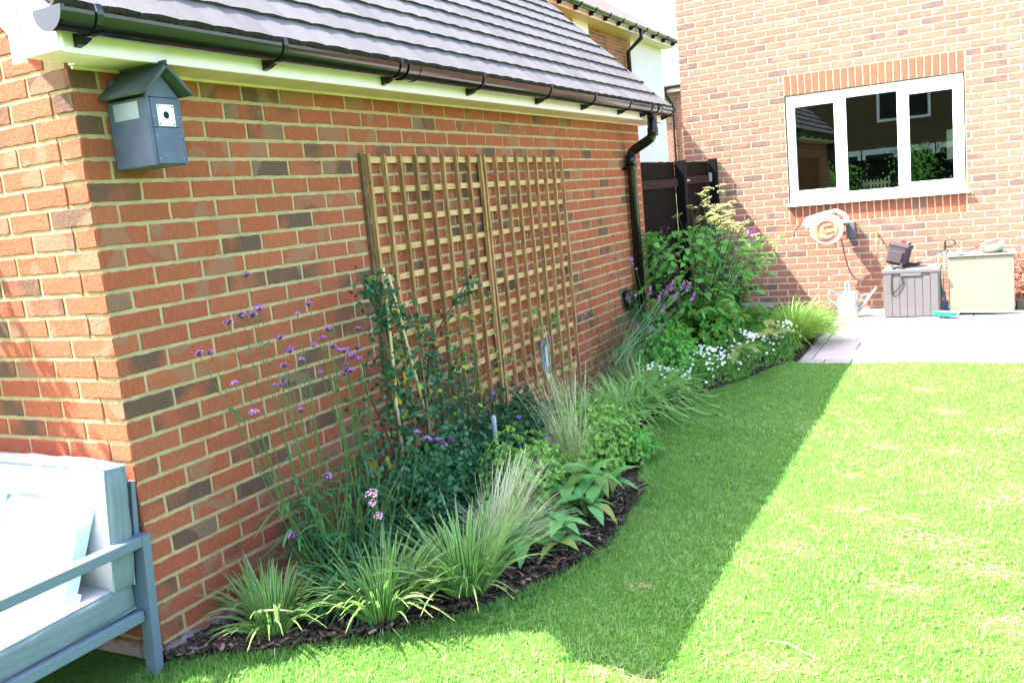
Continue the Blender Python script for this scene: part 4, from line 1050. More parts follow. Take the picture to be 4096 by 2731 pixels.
cb = thing('cream_cabinet', 'pale cream metal cabinet with thin worktop against the house wall', 'cabinet', (2.364, 7.80, 0))
MB().bbox(.0, .575, .0, .42, .03, .585, .008).obj('body', M_cab, cb); MB().bbox(-.012, .592, -.012, .445, .587, .600, .003).obj('top', M_cab, cb); MB().box(.01, .565, .03, .4, .0, .029).obj('plinth', M_dark, cb)
bl = thing('metal_bowl', 'dimpled galvanised bowl of white brushes on the cream cabinet', 'bowl', (2.75, 7.97, .601))
MB().lathe([(0, .0), (.085, .0), (.108, .03), (.118, .062), (.121, .064), (.118, .066), (.105, .034), (.082, .006), (0, .006)], (0, 0, 0), 30).obj('dish', M_galv, bl, True)
b1 = MB().tube([(0, 0, 0), (.02, 0, .05), (.05, .0, .075)], [.014, .016, .018], 10).obj('white_brush', M_plast, None, True); tag(b1, 'stubby white round brush standing in the galvanised bowl', 'brush'); b1.location = (2.80, 7.97, .635)
b2 = MB().bbox(-.04, .03, -.02, .02, 0, .035, .006).obj('white_sponge', M_plast); tag(b2, 'white block sponge at the left in the galvanised bowl', 'sponge'); b2.location = (2.72, 7.97, .625); b2.rotation_euler = (0, .4, .2)
tg = thing('barbecue_brush', 'long black handled barbecue brush lying across the cream cabinet top', 'brush', (2.52, 7.87, .603))
MB().tube([(0, 0, .02), (.13, .03, .075)], .005, 8).obj('rod', M_tie, tg); MB().tube([(.13, .03, .075), (.25, .06, .125)], .010, 8).obj('handle', M_bluegrey, tg); MB().bbox(-.07, .0, -.015, .015, .0, .02, .004).obj('head', M_greyp, tg)
tg = thing('tongs', 'pair of steel tongs with a pale blue cap at the cabinet edge', 'tongs', (2.46, 7.82, .602))
mb = MB(); mb.tube([(-.10, 0, .01), (.03, .0, .015), (.10, .01, .008)], .005, 8); mb.tube([(-.10, 0, .02), (.03, .02, .022), (.11, .03, .008)], .005, 8); mb.obj('arms', M_galv, tg); MB().lathe([(0, .0), (.022, .003), (.026, .02), (.018, .04), (0, .046)], (.01, .02, .015), 16).obj('cap', M_scat, tg, True)
pk2 = thing('white_pole', 'white pole with black grab head leaning between box and cabinet', 'pole', (2.315, 8.05, 0))
MB().tube([(-.02, 0, .02), (.012, .05, .63)], .006, 10).obj('shaft', M_plast, pk2); MB().tube([(.012, .05, .63), (.016, .055, .73)], .011, 10).obj('grip', M_tie, pk2)
mb = MB(); mb.tube(catm([(.016, .055, .72), (.05, .05, .735), (.10, .045, .725), (.105, .045, .69), (.06, .05, .675), (.02, .055, .67)], 4), .008, 8); mb.obj('head', M_tie, pk2)
tag(MB().tube([(2.272, 8.02, .62), (2.285, 7.98, .40), (2.305, 7.95, .16)], .0065, 8).obj('green_cane', M_greencane), 'bright green plastic cane leaning beside the grey storage box', 'cane')
dp_ = thing('dustpan', 'dark blue grey plastic dustpan upright between box and cabinet', 'dustpan', (2.33, 7.90, 0))
MB().prism([(-.033, .02), (.03, .02), (.028, .13), (.0, .155), (-.028, .15), (-.033, .12)], 1, 0, .02).obj('pan', M_bluegrey, dp_); MB().tube([(0, .01, .15), (-.01, .02, .24)], .01, 8).obj('handle', M_bluegrey, dp_)
brm = thing('broom', 'broom with teal bristles lying on the patio in front of the cream cabinet', 'broom', (2.33, 7.66, 0), rz=-.55)
MB().bbox(-.11, .11, .035, .075, .030, .062, .008).obj('head', mat('pink_wood', (.62, .38, .32), .7), brm)
mb = MB()
for i in range(420):
    x = random.uniform(-.105, .105); z = random.uniform(.032, .060); mb.tube([(x, .034, z), (x+random.uniform(-.01, .01), -.045+random.uniform(-.006, .006), z*.8+random.uniform(-.02, .02)+.008)], .0022, 3, r=random.random())
kind(mb.obj('bristles', M_teal, brm), 'stuff')
hd = MB().tube([(2.38, 7.72, .055), (2.6, 7.735, .045), (3.5, 7.75, .02)], .011, 10).mesh('handle', M_tealp); hdl = link('handle', hd); hdl.parent = brm; bpy.context.view_layer.update(); hdl.matrix_parent_inverse = brm.matrix_world.inverted()
# small acer in a trough at the right edge
ac = thing('red_acer', 'small red leaved maple in a dark timber trough by the house wall', 'maple', (3.12, 8.1, 0))
MB().bbox(-.16, .9, -.12, .30, 0, .13, .006).obj('trough', M_terr, ac)
M_acer = leaf_mat('acer_leaf', [(.36, .09, .05), (.52, .20, .10), (.30, .06, .05)], .35)
n = 1400; P = np.stack([R.normal(.05, .16, n), R.normal(.1, .12, n), R.uniform(.10, .58, n)], 1)
V, F, A = leafmesh(P, nrm(R.normal(0, 1, (n, 3))+np.array([[0, 0, -.5]])), nrm(R.normal(0, .5, (n, 3))+np.array([[0, 0, 1.]])), R.uniform(.02, .05, n), R.uniform(.010, .02, n), simple=True)
kind(link('foliage', npmesh('foliage', V, F, M_acer, A), ac), 'stuff'); stems([[(0, .1, .1), (random.uniform(-.1, .1), .1, .3), (random.uniform(-.2, .25), random.uniform(0, .2), .55)] for _ in range(7)], .006).obj('stem', M_bark, ac)

# ------------------------------------------------------------------ plants
M_stem = leaf_mat('plant_stem', [(.06, .12, .03), (.09, .16, .04)], .05)
M_stemb = leaf_mat('dry_stem', [(.20, .17, .08), (.13, .12, .05)], .05)
M_verbl = leaf_mat('verbena_leaf', [(.035, .125, .055), (.05, .17, .075), (.07, .21, .06), (.03, .10, .06)], .35)
M_verbf = leaf_mat('verbena_flower', [(.38, .10, .38), (.52, .18, .50), (.68, .34, .66), (.20, .05, .20)], .25)
M_verbp = leaf_mat('bright_verbena_flower', [(.80, .28, .50), (.95, .60, .70)], .25)
M_budd = leaf_mat('flower_calyx', [(.10, .03, .10), (.08, .08, .04)], .1)
M_carex = leaf_mat('variegated_sedge_leaf', [(.05, .20, .025), (.07, .26, .03), (.10, .31, .04), (.04, .15, .02)], .35, margin=(.58, .64, .30), rough=.4)
M_carex2 = leaf_mat('striped_sedge_leaf', [(.09, .28, .045), (.14, .36, .06), (.20, .43, .075)], .35, margin=(.44, .56, .24), rough=.4)
M_carex3 = leaf_mat('bright_sedge_leaf', [(.13, .28, .03), (.20, .38, .045), (.28, .44, .08)], .35)
M_stipa = leaf_mat('feather_grass_leaf', [(.17, .30, .07), (.24, .37, .10), (.36, .42, .15)], .3, tip=(.68, .68, .36))
M_stipa2 = leaf_mat('dry_feather_grass', [(.42, .46, .20), (.54, .54, .27), (.30, .40, .14)], .3, tip=(.80, .78, .50))
M_stipa3 = leaf_mat('green_feather_grass', [(.08, .25, .07), (.12, .32, .09), (.20, .38, .13)], .3, tip=(.62, .62, .38))
M_pitt = leaf_mat('bright_green_shrub_leaf', [(.17, .36, .06), (.24, .46, .09), (.34, .54, .15), (.12, .27, .04)], .35, rough=.35)
M_pitt3 = leaf_mat('mid_green_shrub_leaf', [(.08, .28, .04), (.12, .38, .055), (.18, .46, .08)], .3, rough=.35)
M_hell = leaf_mat('broad_leaf', [(.07, .23, .065), (.10, .28, .07), (.15, .33, .08)], .25, rough=.4)
M_helly = leaf_mat('yellowing_broad_leaf', [(.16, .24, .05), (.12, .22, .04), (.24, .28, .07)], .3, rough=.4)
M_rose = leaf_mat('rose_leaf', [(.016, .085, .036), (.025, .115, .042), (.045, .15, .045), (.014, .065, .03)], .2, rough=.38)
M_rosey = leaf_mat('fresh_rose_leaf', [(.18, .36, .02), (.30, .44, .03)], .4)
M_yel = leaf_mat('yellow_leaf', [(.60, .44, .015), (.52, .36, .02)], .35)
M_fen = leaf_mat('fennel_frond', [(.012, .055, .028), (.02, .075, .035), (.035, .10, .03)], .15)
M_fen2 = leaf_mat('feathery_frond', [(.05, .13, .06), (.08, .17, .07)], .2)
M_umb = leaf_mat('yellow_umbel', [(.42, .36, .03), (.52, .45, .06), (.33, .32, .05)], .25)
M_umb2 = leaf_mat('pale_yellow_umbel', [(.70, .62, .22), (.78, .70, .34), (.55, .50, .14)], .25)
M_salv = leaf_mat('salvia_leaf', [(.07, .24, .03), (.11, .32, .045), (.18, .42, .07), (.05, .18, .03)], .42, rough=.5)
M_salvy = leaf_mat('lime_leaf', [(.16, .27, .02), (.24, .30, .03), (.10, .20, .02)], .35)
M_salf = leaf_mat('deep_purple_flower', [(.12, .01, .16), (.20, .03, .24)], .2)
M_daisl = leaf_mat('daisy_leaf', [(.07, .24, .035), (.12, .32, .05), (.18, .39, .07)], .25)
M_petal = leaf_mat('white_petal', [(.90, .90, .88), (.92, .90, .88), (.85, .78, .82)], .25)
M_filler = leaf_mat('mid_border_leaf', [(.022, .085, .035), (.035, .12, .045), (.06, .16, .045)], .25)
M_blue = leaf_mat('violet_blue_flower', [(.14, .10, .50), (.22, .12, .55)], .2)

def rs3(n): return nrm(R.normal(0, 1, (n, 3)))

def strap_clump(name, label, cat, base, n, L, Wd, m, group=None, spread=(.15, 1.1), bend=(.35, 1.1), rb=.05, lean=(0, 0), segs=7, prof='blade', extra=None, gexp=2.2):
    t = thing(name, label, cat, (base[0], base[1], .02), group)
    az = R.uniform(0, 2*np.pi, n); ti = spread[0]+(spread[1]-spread[0])*R.uniform(0, 1, n)**.8
    D = np.stack([np.cos(az)*np.sin(ti)+lean[0], np.sin(az)*np.sin(ti)+lean[1], np.cos(ti)], 1); D = nrm(D)
    P = np.stack([np.cos(az)*rb*R.rand(n), np.sin(az)*rb*R.rand(n), np.zeros(n)], 1)
    V, F, A = ribbons(P, D, R.uniform(L[0], L[1], n), R.uniform(Wd[0], Wd[1], n), R.uniform(bend[0], bend[1], n), segs, prof, None, gexp)
    V[:, 2] = np.maximum(V[:, 2], .006+.02*R.rand(len(V)))
    V[:, 0] = np.maximum(V[:, 0], .006-base[0])
    kind(link('leaves', npmesh('leaves', V, F, m, A), t), 'stuff')
    if extra: extra(t)
    return t

# variegated sedges along the front edge
def dead(t):
    n = 16; az = R.uniform(0, 6.28, n); V, F, A = ribbons(np.zeros((n, 3)), np.stack([np.cos(az), np.sin(az), np.full(n, .25)], 1), R.uniform(.08, .2, n), R.uniform(.003, .005, n), R.uniform(.1, .5, n), 3)
    V[:, 2] = np.maximum(V[:, 2], .008); kind(link('dead_leaves', npmesh('dead_leaves', V, F, M_stipa2, A), t), 'stuff')
gS = 'variegated sedge clumps along the front of the bed'
strap_clump('sedge', 'variegated sedge clump nearest the garage corner', 'sedge', (.285, .265), 200, (.22, .38), (.010, .0145), M_carex, gS, bend=(.1, .55), rb=.06, spread=(.0, .72), gexp=2.6, extra=dead)
strap_clump('sedge', 'cream striped sedge clump in the middle of the front three', 'sedge', (.625, .48), 230, (.25, .45), (.010, .015), M_carex, gS, bend=(.1, .55), rb=.07, spread=(.0, .72), gexp=2.6, extra=dead)
strap_clump('sedge', 'largest cream striped sedge clump in front of the feather grass', 'sedge', (.84, .75), 240, (.27, .50), (.010, .015), M_carex, gS, bend=(.1, .52), rb=.075, spread=(.0, .70), gexp=2.6, extra=dead)
# one lit dead leaf lying across the first clump
V, F, A = ribbons(np.array([[.30, .16, .16], [.31, .17, .15]]), nrm(np.array([[.75, .5, .1], [.8, .3, -.05]])), np.array([.13, .09]), np.array([.010, .008]), np.array([.25, .1]), 5)
tag(link('dead_leaf', npmesh('dead_leaf', V, F, mat('pale_dead_leaf', (.66, .60, .32), .7), A)), 'pale cream dead leaf lying across the sedge nearest the corner', 'leaf')

# feather grasses
def awns(t, n, L, lean, m=M_stipa2, rb=.03, sp=(.0, .35)):
    az = R.uniform(0, 6.28, n); ti = R.uniform(*sp, n)
    D = nrm(np.stack([np.cos(az)*np.sin(ti)+lean[0], np.sin(az)*np.sin(ti)+lean[1], np.cos(ti)], 1))
    P = np.stack([R.normal(0, rb, n), R.normal(0, rb, n), np.full(n, .02)], 1)
    V, F, A = ribbons(P, D, R.uniform(L[0], L[1], n), R.uniform(.0018, .0034, n), R.uniform(.05, .35, n), 7, 'hair'); kind(link('flower_stems', npmesh('flower_stems', V, F, m, A), t), 'stuff')
gF = 'feather grass tufts in the flower bed'
strap_clump('feather_grass', 'fine green feather grass fanning over the largest striped sedge', 'feather grass', (.78, 1.12), 900, (.24, .42), (.0014, .0026), M_stipa3, gF, spread=(.0, .75), bend=(.2, .6), rb=.06, lean=(.05, .5), prof='hair', extra=lambda t: awns(t, 170, (.36, .54), (.0, .55)))
strap_clump('feather_grass', 'tallest straw coloured feather grass standing between the two bright green shrubs', 'feather grass', (.72, 2.13), 420, (.22, .44), (.0014, .0026), M_stipa, gF, spread=(.0, .42), bend=(.05, .35), rb=.04, lean=(-.05, -.05), prof='hair', extra=lambda t: awns(t, 110, (.50, .80), (-.06, -.10), sp=(0, .34)))
strap_clump('feather_grass', 'straw feather grass leaning against the trellis foot behind the slate ornament', 'feather grass', (.42, 2.90), 520, (.30, .55), (.0014, .0026), M_stipa, gF, spread=(.0, .6), bend=(.1, .5), rb=.05, lean=(-.05, -.45), prof='hair', extra=lambda t: awns(t, 160, (.5, .75), (-.02, -.55)))
strap_clump('feather_grass', 'wispy tan feather grass beside the wall beyond the trellis', 'feather grass', (.24, 4.15), 300, (.25, .48), (.0016, .003), M_stipa, gF, spread=(.0, .8), bend=(.1, .5), rb=.07, lean=(.05, .1), prof='hair', extra=lambda t: awns(t, 80, (.35, .6), (.08, .25), sp=(0, .6)))

gM = 'arching sedge clumps midway along the bed'
strap_clump('sedge', 'arching striped sedge clump in front of the leaning feather grass', 'sedge', (.46, 2.98), 230, (.30, .50), (.012, .018), M_carex2, gM, rb=.09, bend=(.2, .95), spread=(.0, .85), gexp=3.0)
strap_clump('sedge', 'middle arching striped sedge clump, between the leaning feather grass and the lawn', 'sedge', (.52, 3.38), 260, (.30, .50), (.012, .018), M_carex2, gM, rb=.10, bend=(.2, .95), spread=(.0, .9), gexp=3.0)
strap_clump('sedge', 'farthest arching striped sedge clump spilling towards the lawn by the daisies', 'sedge', (.52, 3.82), 250, (.32, .54), (.012, .018), M_carex2, gM, rb=.10, bend=(.2, .95), spread=(.0, .9), gexp=3.0, lean=(.12, .05))
strap_clump('sedge', 'bright green fountain sedge where the bed meets the patio', 'sedge', (1.10, 6.3), 760, (.36, .64), (.006, .010), M_carex3, None, rb=.12, bend=(.2, .65), spread=(.05, 1.0))
strap_clump('sedge', 'loose pale green sedge against the house wall plinth', 'sedge', (.92, 7.15), 700, (.30, .55), (.005, .008), M_carex2, None, rb=.2, bend=(.3, .9))

# bright green domed shrubs
def dome(name, label, cat, c, rx, ry, h, n, m, L=.034, group=None, whorl=5, z0=.03, sp=None):
    t = thing(name, label, cat, (c[0], c[1], .02), group)
    a = R.uniform(0, 2*np.pi, n); ph = np.arccos(R.uniform(.0, 1, n)); rr = R.uniform(.72, 1.03, n)
    lump = 1+.10*np.sin(a*3+ph*4)+.07*np.sin(a*7+1.3)
    Q = np.stack([rx*rr*lump*np.sin(ph)*np.cos(a), ry*rr*lump*np.sin(ph)*np.sin(a), z0+(h-z0)*rr*lump*np.cos(ph)], 1)
    out = nrm(Q*np.array([[1/rx, 1/ry, 1.3/h]])+R.normal(0, .35, (n, 3)))
    P = np.repeat(Q, whorl, 0); O = np.repeat(out, whorl, 0)
    th = np.tile(np.arange(whorl)*2*np.pi/whorl, n)+np.repeat(R.uniform(0, 6, n), whorl)
    e1 = nrm(np.cross(O, np.array([[.3, .2, .9]])+.01)); e2 = np.cross(O, e1)
    rad = e1*np.cos(th)[:, None]+e2*np.sin(th)[:, None]; D = nrm(rad+O*R.uniform(.7, 1.7, (n*whorl, 1)))
    N_ = nrm(O*1.0-rad*.3)
    V, F, A = leafmesh(P, D, N_, R.uniform(.7, 1.2, n*whorl)*L, R.uniform(.42, .58, n*whorl)*L, fold=.25, droop=.12, rnd=np.clip(np.repeat(R.rand(n), whorl)+R.normal(0, .15, n*whorl), 0, .999))
    V[:, 2] = np.maximum(V[:, 2], .004); V[:, 0] = np.maximum(V[:, 0], .01-c[0])
    kind(link('foliage', npmesh('foliage', V, F, m, A), t), 'stuff')
    # inner leaves and twigs
    k = n//2; Q2 = Q[:k]*R.uniform(.35, .8, (k, 1)); V, F, A = leafmesh(Q2, rs3(k), rs3(k), np.full(k, L*1.2), np.full(k, L*.6), simple=True)
    V[:, 2] = np.maximum(V[:, 2], .004); kind(link('inner_foliage', npmesh('inner_foliage', V, F, m, A), t), 'stuff')
    stems([[(0, 0, 0), tuple(Q[i]*.5+np.array([0, 0, .02])), tuple(Q[i]*.95)] for i in range(0, min(n, 60))], .004).obj('stems', M_stemb, t)
    return t
gD = 'low bright green shrubs in the bed'
dome('low_shrub', 'bright green rounded shrub behind the fine feather grass, nearest of the bright shrubs', 'shrub', (.70, 1.56), .25, .38, .38, 900, M_pitt, .030, gD)
dome('low_shrub', 'bright green rounded shrub behind the tallest feather grass', 'shrub', (.70, 2.42), .26, .44, .36, 900, M_pitt, .030, gD)
dome('low_shrub', 'mid green rounded shrub beyond the arching sedges, before the white daisies', 'shrub', (.42, 4.62), .34, .52, .42, 850, M_pitt3, .038, gD)
dome('border_perennial', 'low dark blue green foliage between the two bright shrubs near the trellis', 'perennial', (.36, 2.15), .2, .4, .36, 330, M_filler, .045)
dome('border_perennial', 'low green foliage at the lawn edge beside the second bright shrub', 'perennial', (.86, 2.62), .14, .2, .15, 200, M_pitt3, .03)
dome('border_perennial', 'leafy green mound beneath the tall purple flowered shrub', 'perennial', (.45, 5.65), .36, .55, .50, 420, M_salv, .07)
dome('border_perennial', 'low mixed green foliage behind the daisies near the house', 'perennial', (.75, 6.3), .33, .6, .30, 420, M_salv, .045)

# broad leaved plants (every leaf is a part)
def leaf_single(L, w, seed, m, nseg=6):
    rs = random.Random(seed); mb = MB(); vs = []; fs = []
    dr = rs.uniform(.35, .8); fo = rs.uniform(.12, .35)
    for i in range(nseg+1):
        t = i/nseg; ww = w*.5*math.sin(math.pi*min(1, .04+t*.96)**.85)**.85*(1 if i < nseg else 0)
        z = -dr*L*t*t+.10*L*math.sin(t*2.6); rip = .04*w*math.sin(i*2.3+seed)
        vs += [(L*t, -ww, z+fo*ww+rip), (L*t, 0, z), (L*t, ww, z+fo*ww-rip)]
    for i in range(nseg):
        a = 3*i; fs += [(a, a+1, a+4, a+3), (a+1, a+2, a+5, a+4)]
    mb.add(vs, fs, 0, 0.); me = mb.mesh('leaf', m, True)
    return me
def broad(name, label, c, stalks, m, L=.15, w=.06, seed=0, group=None, fan=5, cat='broad leaved plant'):
    t = thing(name, label, cat, (c[0], c[1], .02), group)
    ms = [leaf_single(L*s, w*s, seed+i, m if i else M_helly) for i, s in enumerate((.9, .85, 1.08, .7, 1, .95))]
    rs = random.Random(seed+5)
    for (dx, dy, h, az0) in stalks:
        MB().tube([(0, 0, 0), (dx*.6, dy*.6, h*.7), (dx, dy, h)], [.006, .005, .004], 6).obj('stalk', M_stem, t, True)
        for i in range(fan):
            az = az0+i*6.283/fan+rs.uniform(-.25, .25); el = rs.uniform(-.75, .05)
            link('leaf', rs.choice(ms), t, (dx, dy, h), (rs.uniform(-.25, .25), el, az))
    return t
gH = 'broad leaved hellebore-like plants at the bed edge'
broad('hellebore', 'largest broad leaved plant at the lawn edge beneath the tallest feather grass', (1.0, 1.62), [(0, .08, .20, .3), (-.06, -.06, .17, 1.2), (.06, -.12, .13, .8), (-.12, .12, .16, 2), (.03, .22, .12, 1.7), (-.10, -.18, .10, .1)], M_hell, .175, .070, 3, gH, 7)
broad('hellebore', 'small broad leaved plant on bare mulch beside the largest hellebore', (1.02, 1.27), [(0, 0, .12, .5), (.02, -.08, .07, 1.5)], M_hell, .13, .060, 9, gH, 6)
broad('hellebore', 'brown tipped low broad leaved plant touching the largest striped sedge', (.92, 1.10), [(0, 0, .09, .2)], M_hell, .13, .070, 15, gH, 5)
broad('hellebore', 'yellow green broad leaved plant in the middle of the white daisies', (.98, 4.85), [(0, 0, .20, .2)], M_helly, .22, .095, 21, gH, 6)
broad('hellebore', 'yellow green broad leaved plant at the far end of the white daisies', (1.08, 5.45), [(0, 0, .20, .9), (-.03, .22, .22, .2)], M_helly, .20, .085, 27, gH, 6)

# daisies
t = thing('daisy_mat', 'spreading mat of small white daisies by the lawn beyond the arching sedges', 'daisies', (0, 0, .02))
n = 6500; y = R.uniform(4.0, 6.0, n); bx = bed_x(y)-.02-.03*np.sin(y*9); x = bx-.02-R.uniform(0, 1, n)**1.1*(.42+.1*np.sin(y*5)); h = .15+.05*np.sin(x*9+y*7)
e_ = np.clip((bx-x)/.12, .15, 1); z = h*e_*R.uniform(.2, 1, n)
V, F, A = leafmesh(np.stack([x, y, z], 1), nrm(R.normal(0, 1, (n, 3))+np.array([[0, 0, .8]])), rs3(n), R.uniform(.018, .035, n), R.uniform(.005, .010, n), simple=True)
kind(link('foliage', npmesh('foliage', V, F, M_daisl, A), t), 'stuff')
mb = MB(); k = 12
ring_ = [(math.cos(2*math.pi*i/k)*(.0125 if i % 2 else .0085), math.sin(2*math.pi*i/k)*(.0125 if i % 2 else .0085), .001) for i in range(k)]
mb.add([(0, 0, .0)]+ring_, [(0, 1+i, 1+(i+1) % k) for i in range(k)], 0, 0.); mb.lathe([(.004, .0), (.003, .003), (0, .004)], (0, 0, .0), 6, mi=1, r=0.)
dme = mb.mesh('flower', [M_petal, M_umb])
clusters = [(.55, 3.95, 20, .06, .12), (.80, 4.32, 60, .10, .22), (.92, 4.62, 70, .10, .2), (.62, 4.1, 22, .08, .15), (.70, 4.9, 30, .15, .25), (1.0, 5.2, 42, .09, .2), (.85, 5.5, 26, .12, .2), (1.14, 5.75, 40, .08, .14), (1.18, 6.0, 14, .06, .15)]
fl = []
for (cx, cy, k_, sx, sy) in clusters:
    for _ in range(k_):
        x = random.gauss(cx-.02, sx*1.35); y = random.gauss(cy, sy*1.25)
        if x > bed_x(y)-.015 or x < .2: continue
        e_ = min(1, max(.2, (bed_x(y)-x)/.12)); fl.append((x, y, (.15+.05*math.sin(x*9+y*7))*e_+random.uniform(.035, .07)))
for (x, y, z) in fl[:290]:
    o = link('flower', dme, t, (x, y, z), (random.uniform(.4, 1.1), random.uniform(-.1, .6), random.uniform(-.4, .4))); o.scale = (random.uniform(.75, 1.05),)*3

# verbena
def catp(a, b, sag=.1, lean=None):
    a, b = Vector(a), Vector(b); m_ = (a+b)/2+Vector((random.uniform(-.03, .03), random.uniform(-.03, .03), sag*(b-a).length*.3))
    return [tuple(v) for v in catm([a, m_, b], 4)]
def head_mesh(seed, rad=.017, m=M_verbf, flat=.6):
    rs = np.random.RandomState(seed); mb = MB(); n_ = 38
    a = rs.uniform(0, 6.28, n_); r = rad*np.sqrt(rs.rand(n_)); z = rad*flat*(1-(r/rad)**2)+rs.uniform(-.002, .002, n_)
    P = np.stack([r*np.cos(a), r*np.sin(a), z], 1); q = .0035
    for p in P:
        v = Vector(p); o = Vector((p[0], p[1], .02)).normalized(); e = o.orthogonal().normalized(); f = o.cross(e); rr = float(rs.rand())
        mb.add([v+e*q, v+f*q, v-e*q, v-f*q, v+o*.002], [(0, 1, 4), (1, 2, 4), (2, 3, 4), (3, 0, 4)], 0, rr)
    mb.lathe([(0, -.008), (rad*.45, -.004), (rad*.7, .002), (rad*.4, .004)], (0, 0, 0), 8, mi=1)
    return mb.mesh('flower_head', [m, M_budd])
VH = [head_mesh(i) for i in range(4)]; VHs = [head_mesh(10+i, .011) for i in range(2)]; VHp = [head_mesh(20+i, .018, M_verbp, .8) for i in range(2)]
def verbena(label, heads, roots, leafn, meshes, group, sc_=1, leafL=(.06, .12), extra=0, name='verbena', zleaf=.75):
    t = thing(name, label, 'verbena', (0, 0, 0), group)
    paths = []
    for (x, y, z) in heads:
        rx, ry = min(roots, key=lambda r: (r[0]-x)**2+(r[1]-y)**2+random.uniform(0, .04)); rx += random.uniform(-.05, .05); ry += random.uniform(-.05, .05)
        p = catp((rx, ry, .03), (x, y, z-.006)); paths.append(p)
        d = Vector(p[-1])-Vector(p[-3]); q = d.to_track_quat('Z', 'Y').to_euler()
        o = link('flower_head', random.choice(meshes), t, (x, y, z), q); s = random.uniform(.75, 1.2)*sc_; o.scale = (s, s, s)
    for _ in range(extra):
        rx, ry = random.choice(roots); paths.append(catp((rx+random.uniform(-.08, .08), ry+random.uniform(-.08, .08), .03), (rx+random.uniform(-.14, .2), ry+random.uniform(-.25, .25), random.uniform(.3, .6))))
    stems(paths, .0030, 5).obj('stems', M_stem, t, True)
    P, D, L = [], [], []
    for _ in range(leafn):
        p = random.choice(paths); i = int((len(p)-1)*min(.98, random.random()**1.25*(zleaf if random.random() < .93 else .97))); a = Vector(p[i])
        th = random.uniform(0, 6.28); d = Vector((math.cos(th), math.sin(th), random.uniform(.1, .9)))
        fr_ = i/(len(p)-1); P.append(a); D.append(d.normalized()); L.append(random.uniform(*leafL)*(1.25-fr_*.8))
    P = np.array(P); D = np.array(D); L = np.array(L); n_ = len(L)
    V, F, A = ribbons(P, D, L, L*R.uniform(.11, .18, n_), R.uniform(.3, 1.0, n_), 5, 'leaf')
    V[:, 0] = np.maximum(V[:, 0], .006); V[:, 2] = np.maximum(V[:, 2], .01)
    kind(link('leaves', npmesh('leaves', V, F, M_verbl, A), t), 'stuff'); return t
VB = [(.20, .46, 1.35), (.28, .26, 1.20), (.24, .37, 1.21), (.29, .37, 1.21), (.29, .41, 1.23), (.17, .21, 1.10), (.15, .28, 1.09), (.34, .19, 1.00), (.21, .58, 1.09), (.20, .64, 1.03), (.38, .51, 1.19), (.26, .72, 1.20), (.34, .54, 1.01), (.26, .67, .95), (.30, .69, .93), (.18, .81, 1.02), (.30, .73, 1.06), (.35, .71, 1.10), (.27, .82, 1.01), (.32, .79, 1.00), (.30, .96, 1.06), (.16, 1.12, .95), (.32, .87, .96), (.29, .87, .90), (.22, .93, .87), (.16, .58, .90), (.35, .25, .88), (.26, .59, .80), (.32, .63, .52), (.35, .36, .38), (.31, .48, 1.00)]
VB += [(.33, .90, .94), (.31, .84, .99), (.28, .90, .985), (.30, .855, .93), (.33, .84, .905), (.19, .62, .905), (.17, .60, .895)]
gV = 'purple verbena'
verbena('tall purple verbena with many flower heads against the wall near the garage corner', VB, [(.34, .52), (.30, .70), (.38, .62), (.34, .85), (.42, .72), (.45, .52)], 3000, VH[:3]+[VHs[0]], gV, 1.2, extra=100, zleaf=.52)
verbena('verbena stem with two bright pink sunlit heads arching over the striped sedges', [(.55, .60, .47), (.55, .60, .435), (.56, .61, .38)], [(.42, .75)], 10, VHp, gV, 1.35)
verbena('verbena stems with purple heads leaning over the foot of the rose', [(.50, 1.09, .55), (.50, 1.17, .52), (.50, 1.21, .49), (.50, 1.29, .48), (.50, 1.02, .60), (.48, .93, .46)], [(.50, .78), (.45, .85)], 60, VH, gV, 1.15)
verbena('thin verbena stems with tiny heads in front of the far trellis panel', [(.22, 2.99, 1.38), (.22, 3.03, 1.33), (.22, 2.99, 1.16), (.22, 3.21, 1.13)], [(.22, 3.05)], 26, VHs, gV, .9)
verbena('sparse verbena stems in front of bare brick beyond the trellis', [(.15, 3.75, 1.01), (.15, 3.75, .70), (.15, 4.24, 1.05), (.15, 4.42, 1.03), (.15, 4.33, .91), (.15, 4.43, 1.20), (.15, 4.35, .67)], [(.2, 4.0), (.22, 4.3)], 70, VHs, gV, 1.1)
verbena('verbena with four lilac heads beside the black downpipe', [(.35, 4.23, 1.03), (.35, 4.24, 1.00), (.35, 4.33, .95), (.35, 4.26, .76)], [(.32, 4.6)], 30, VHs, gV, 1.3)
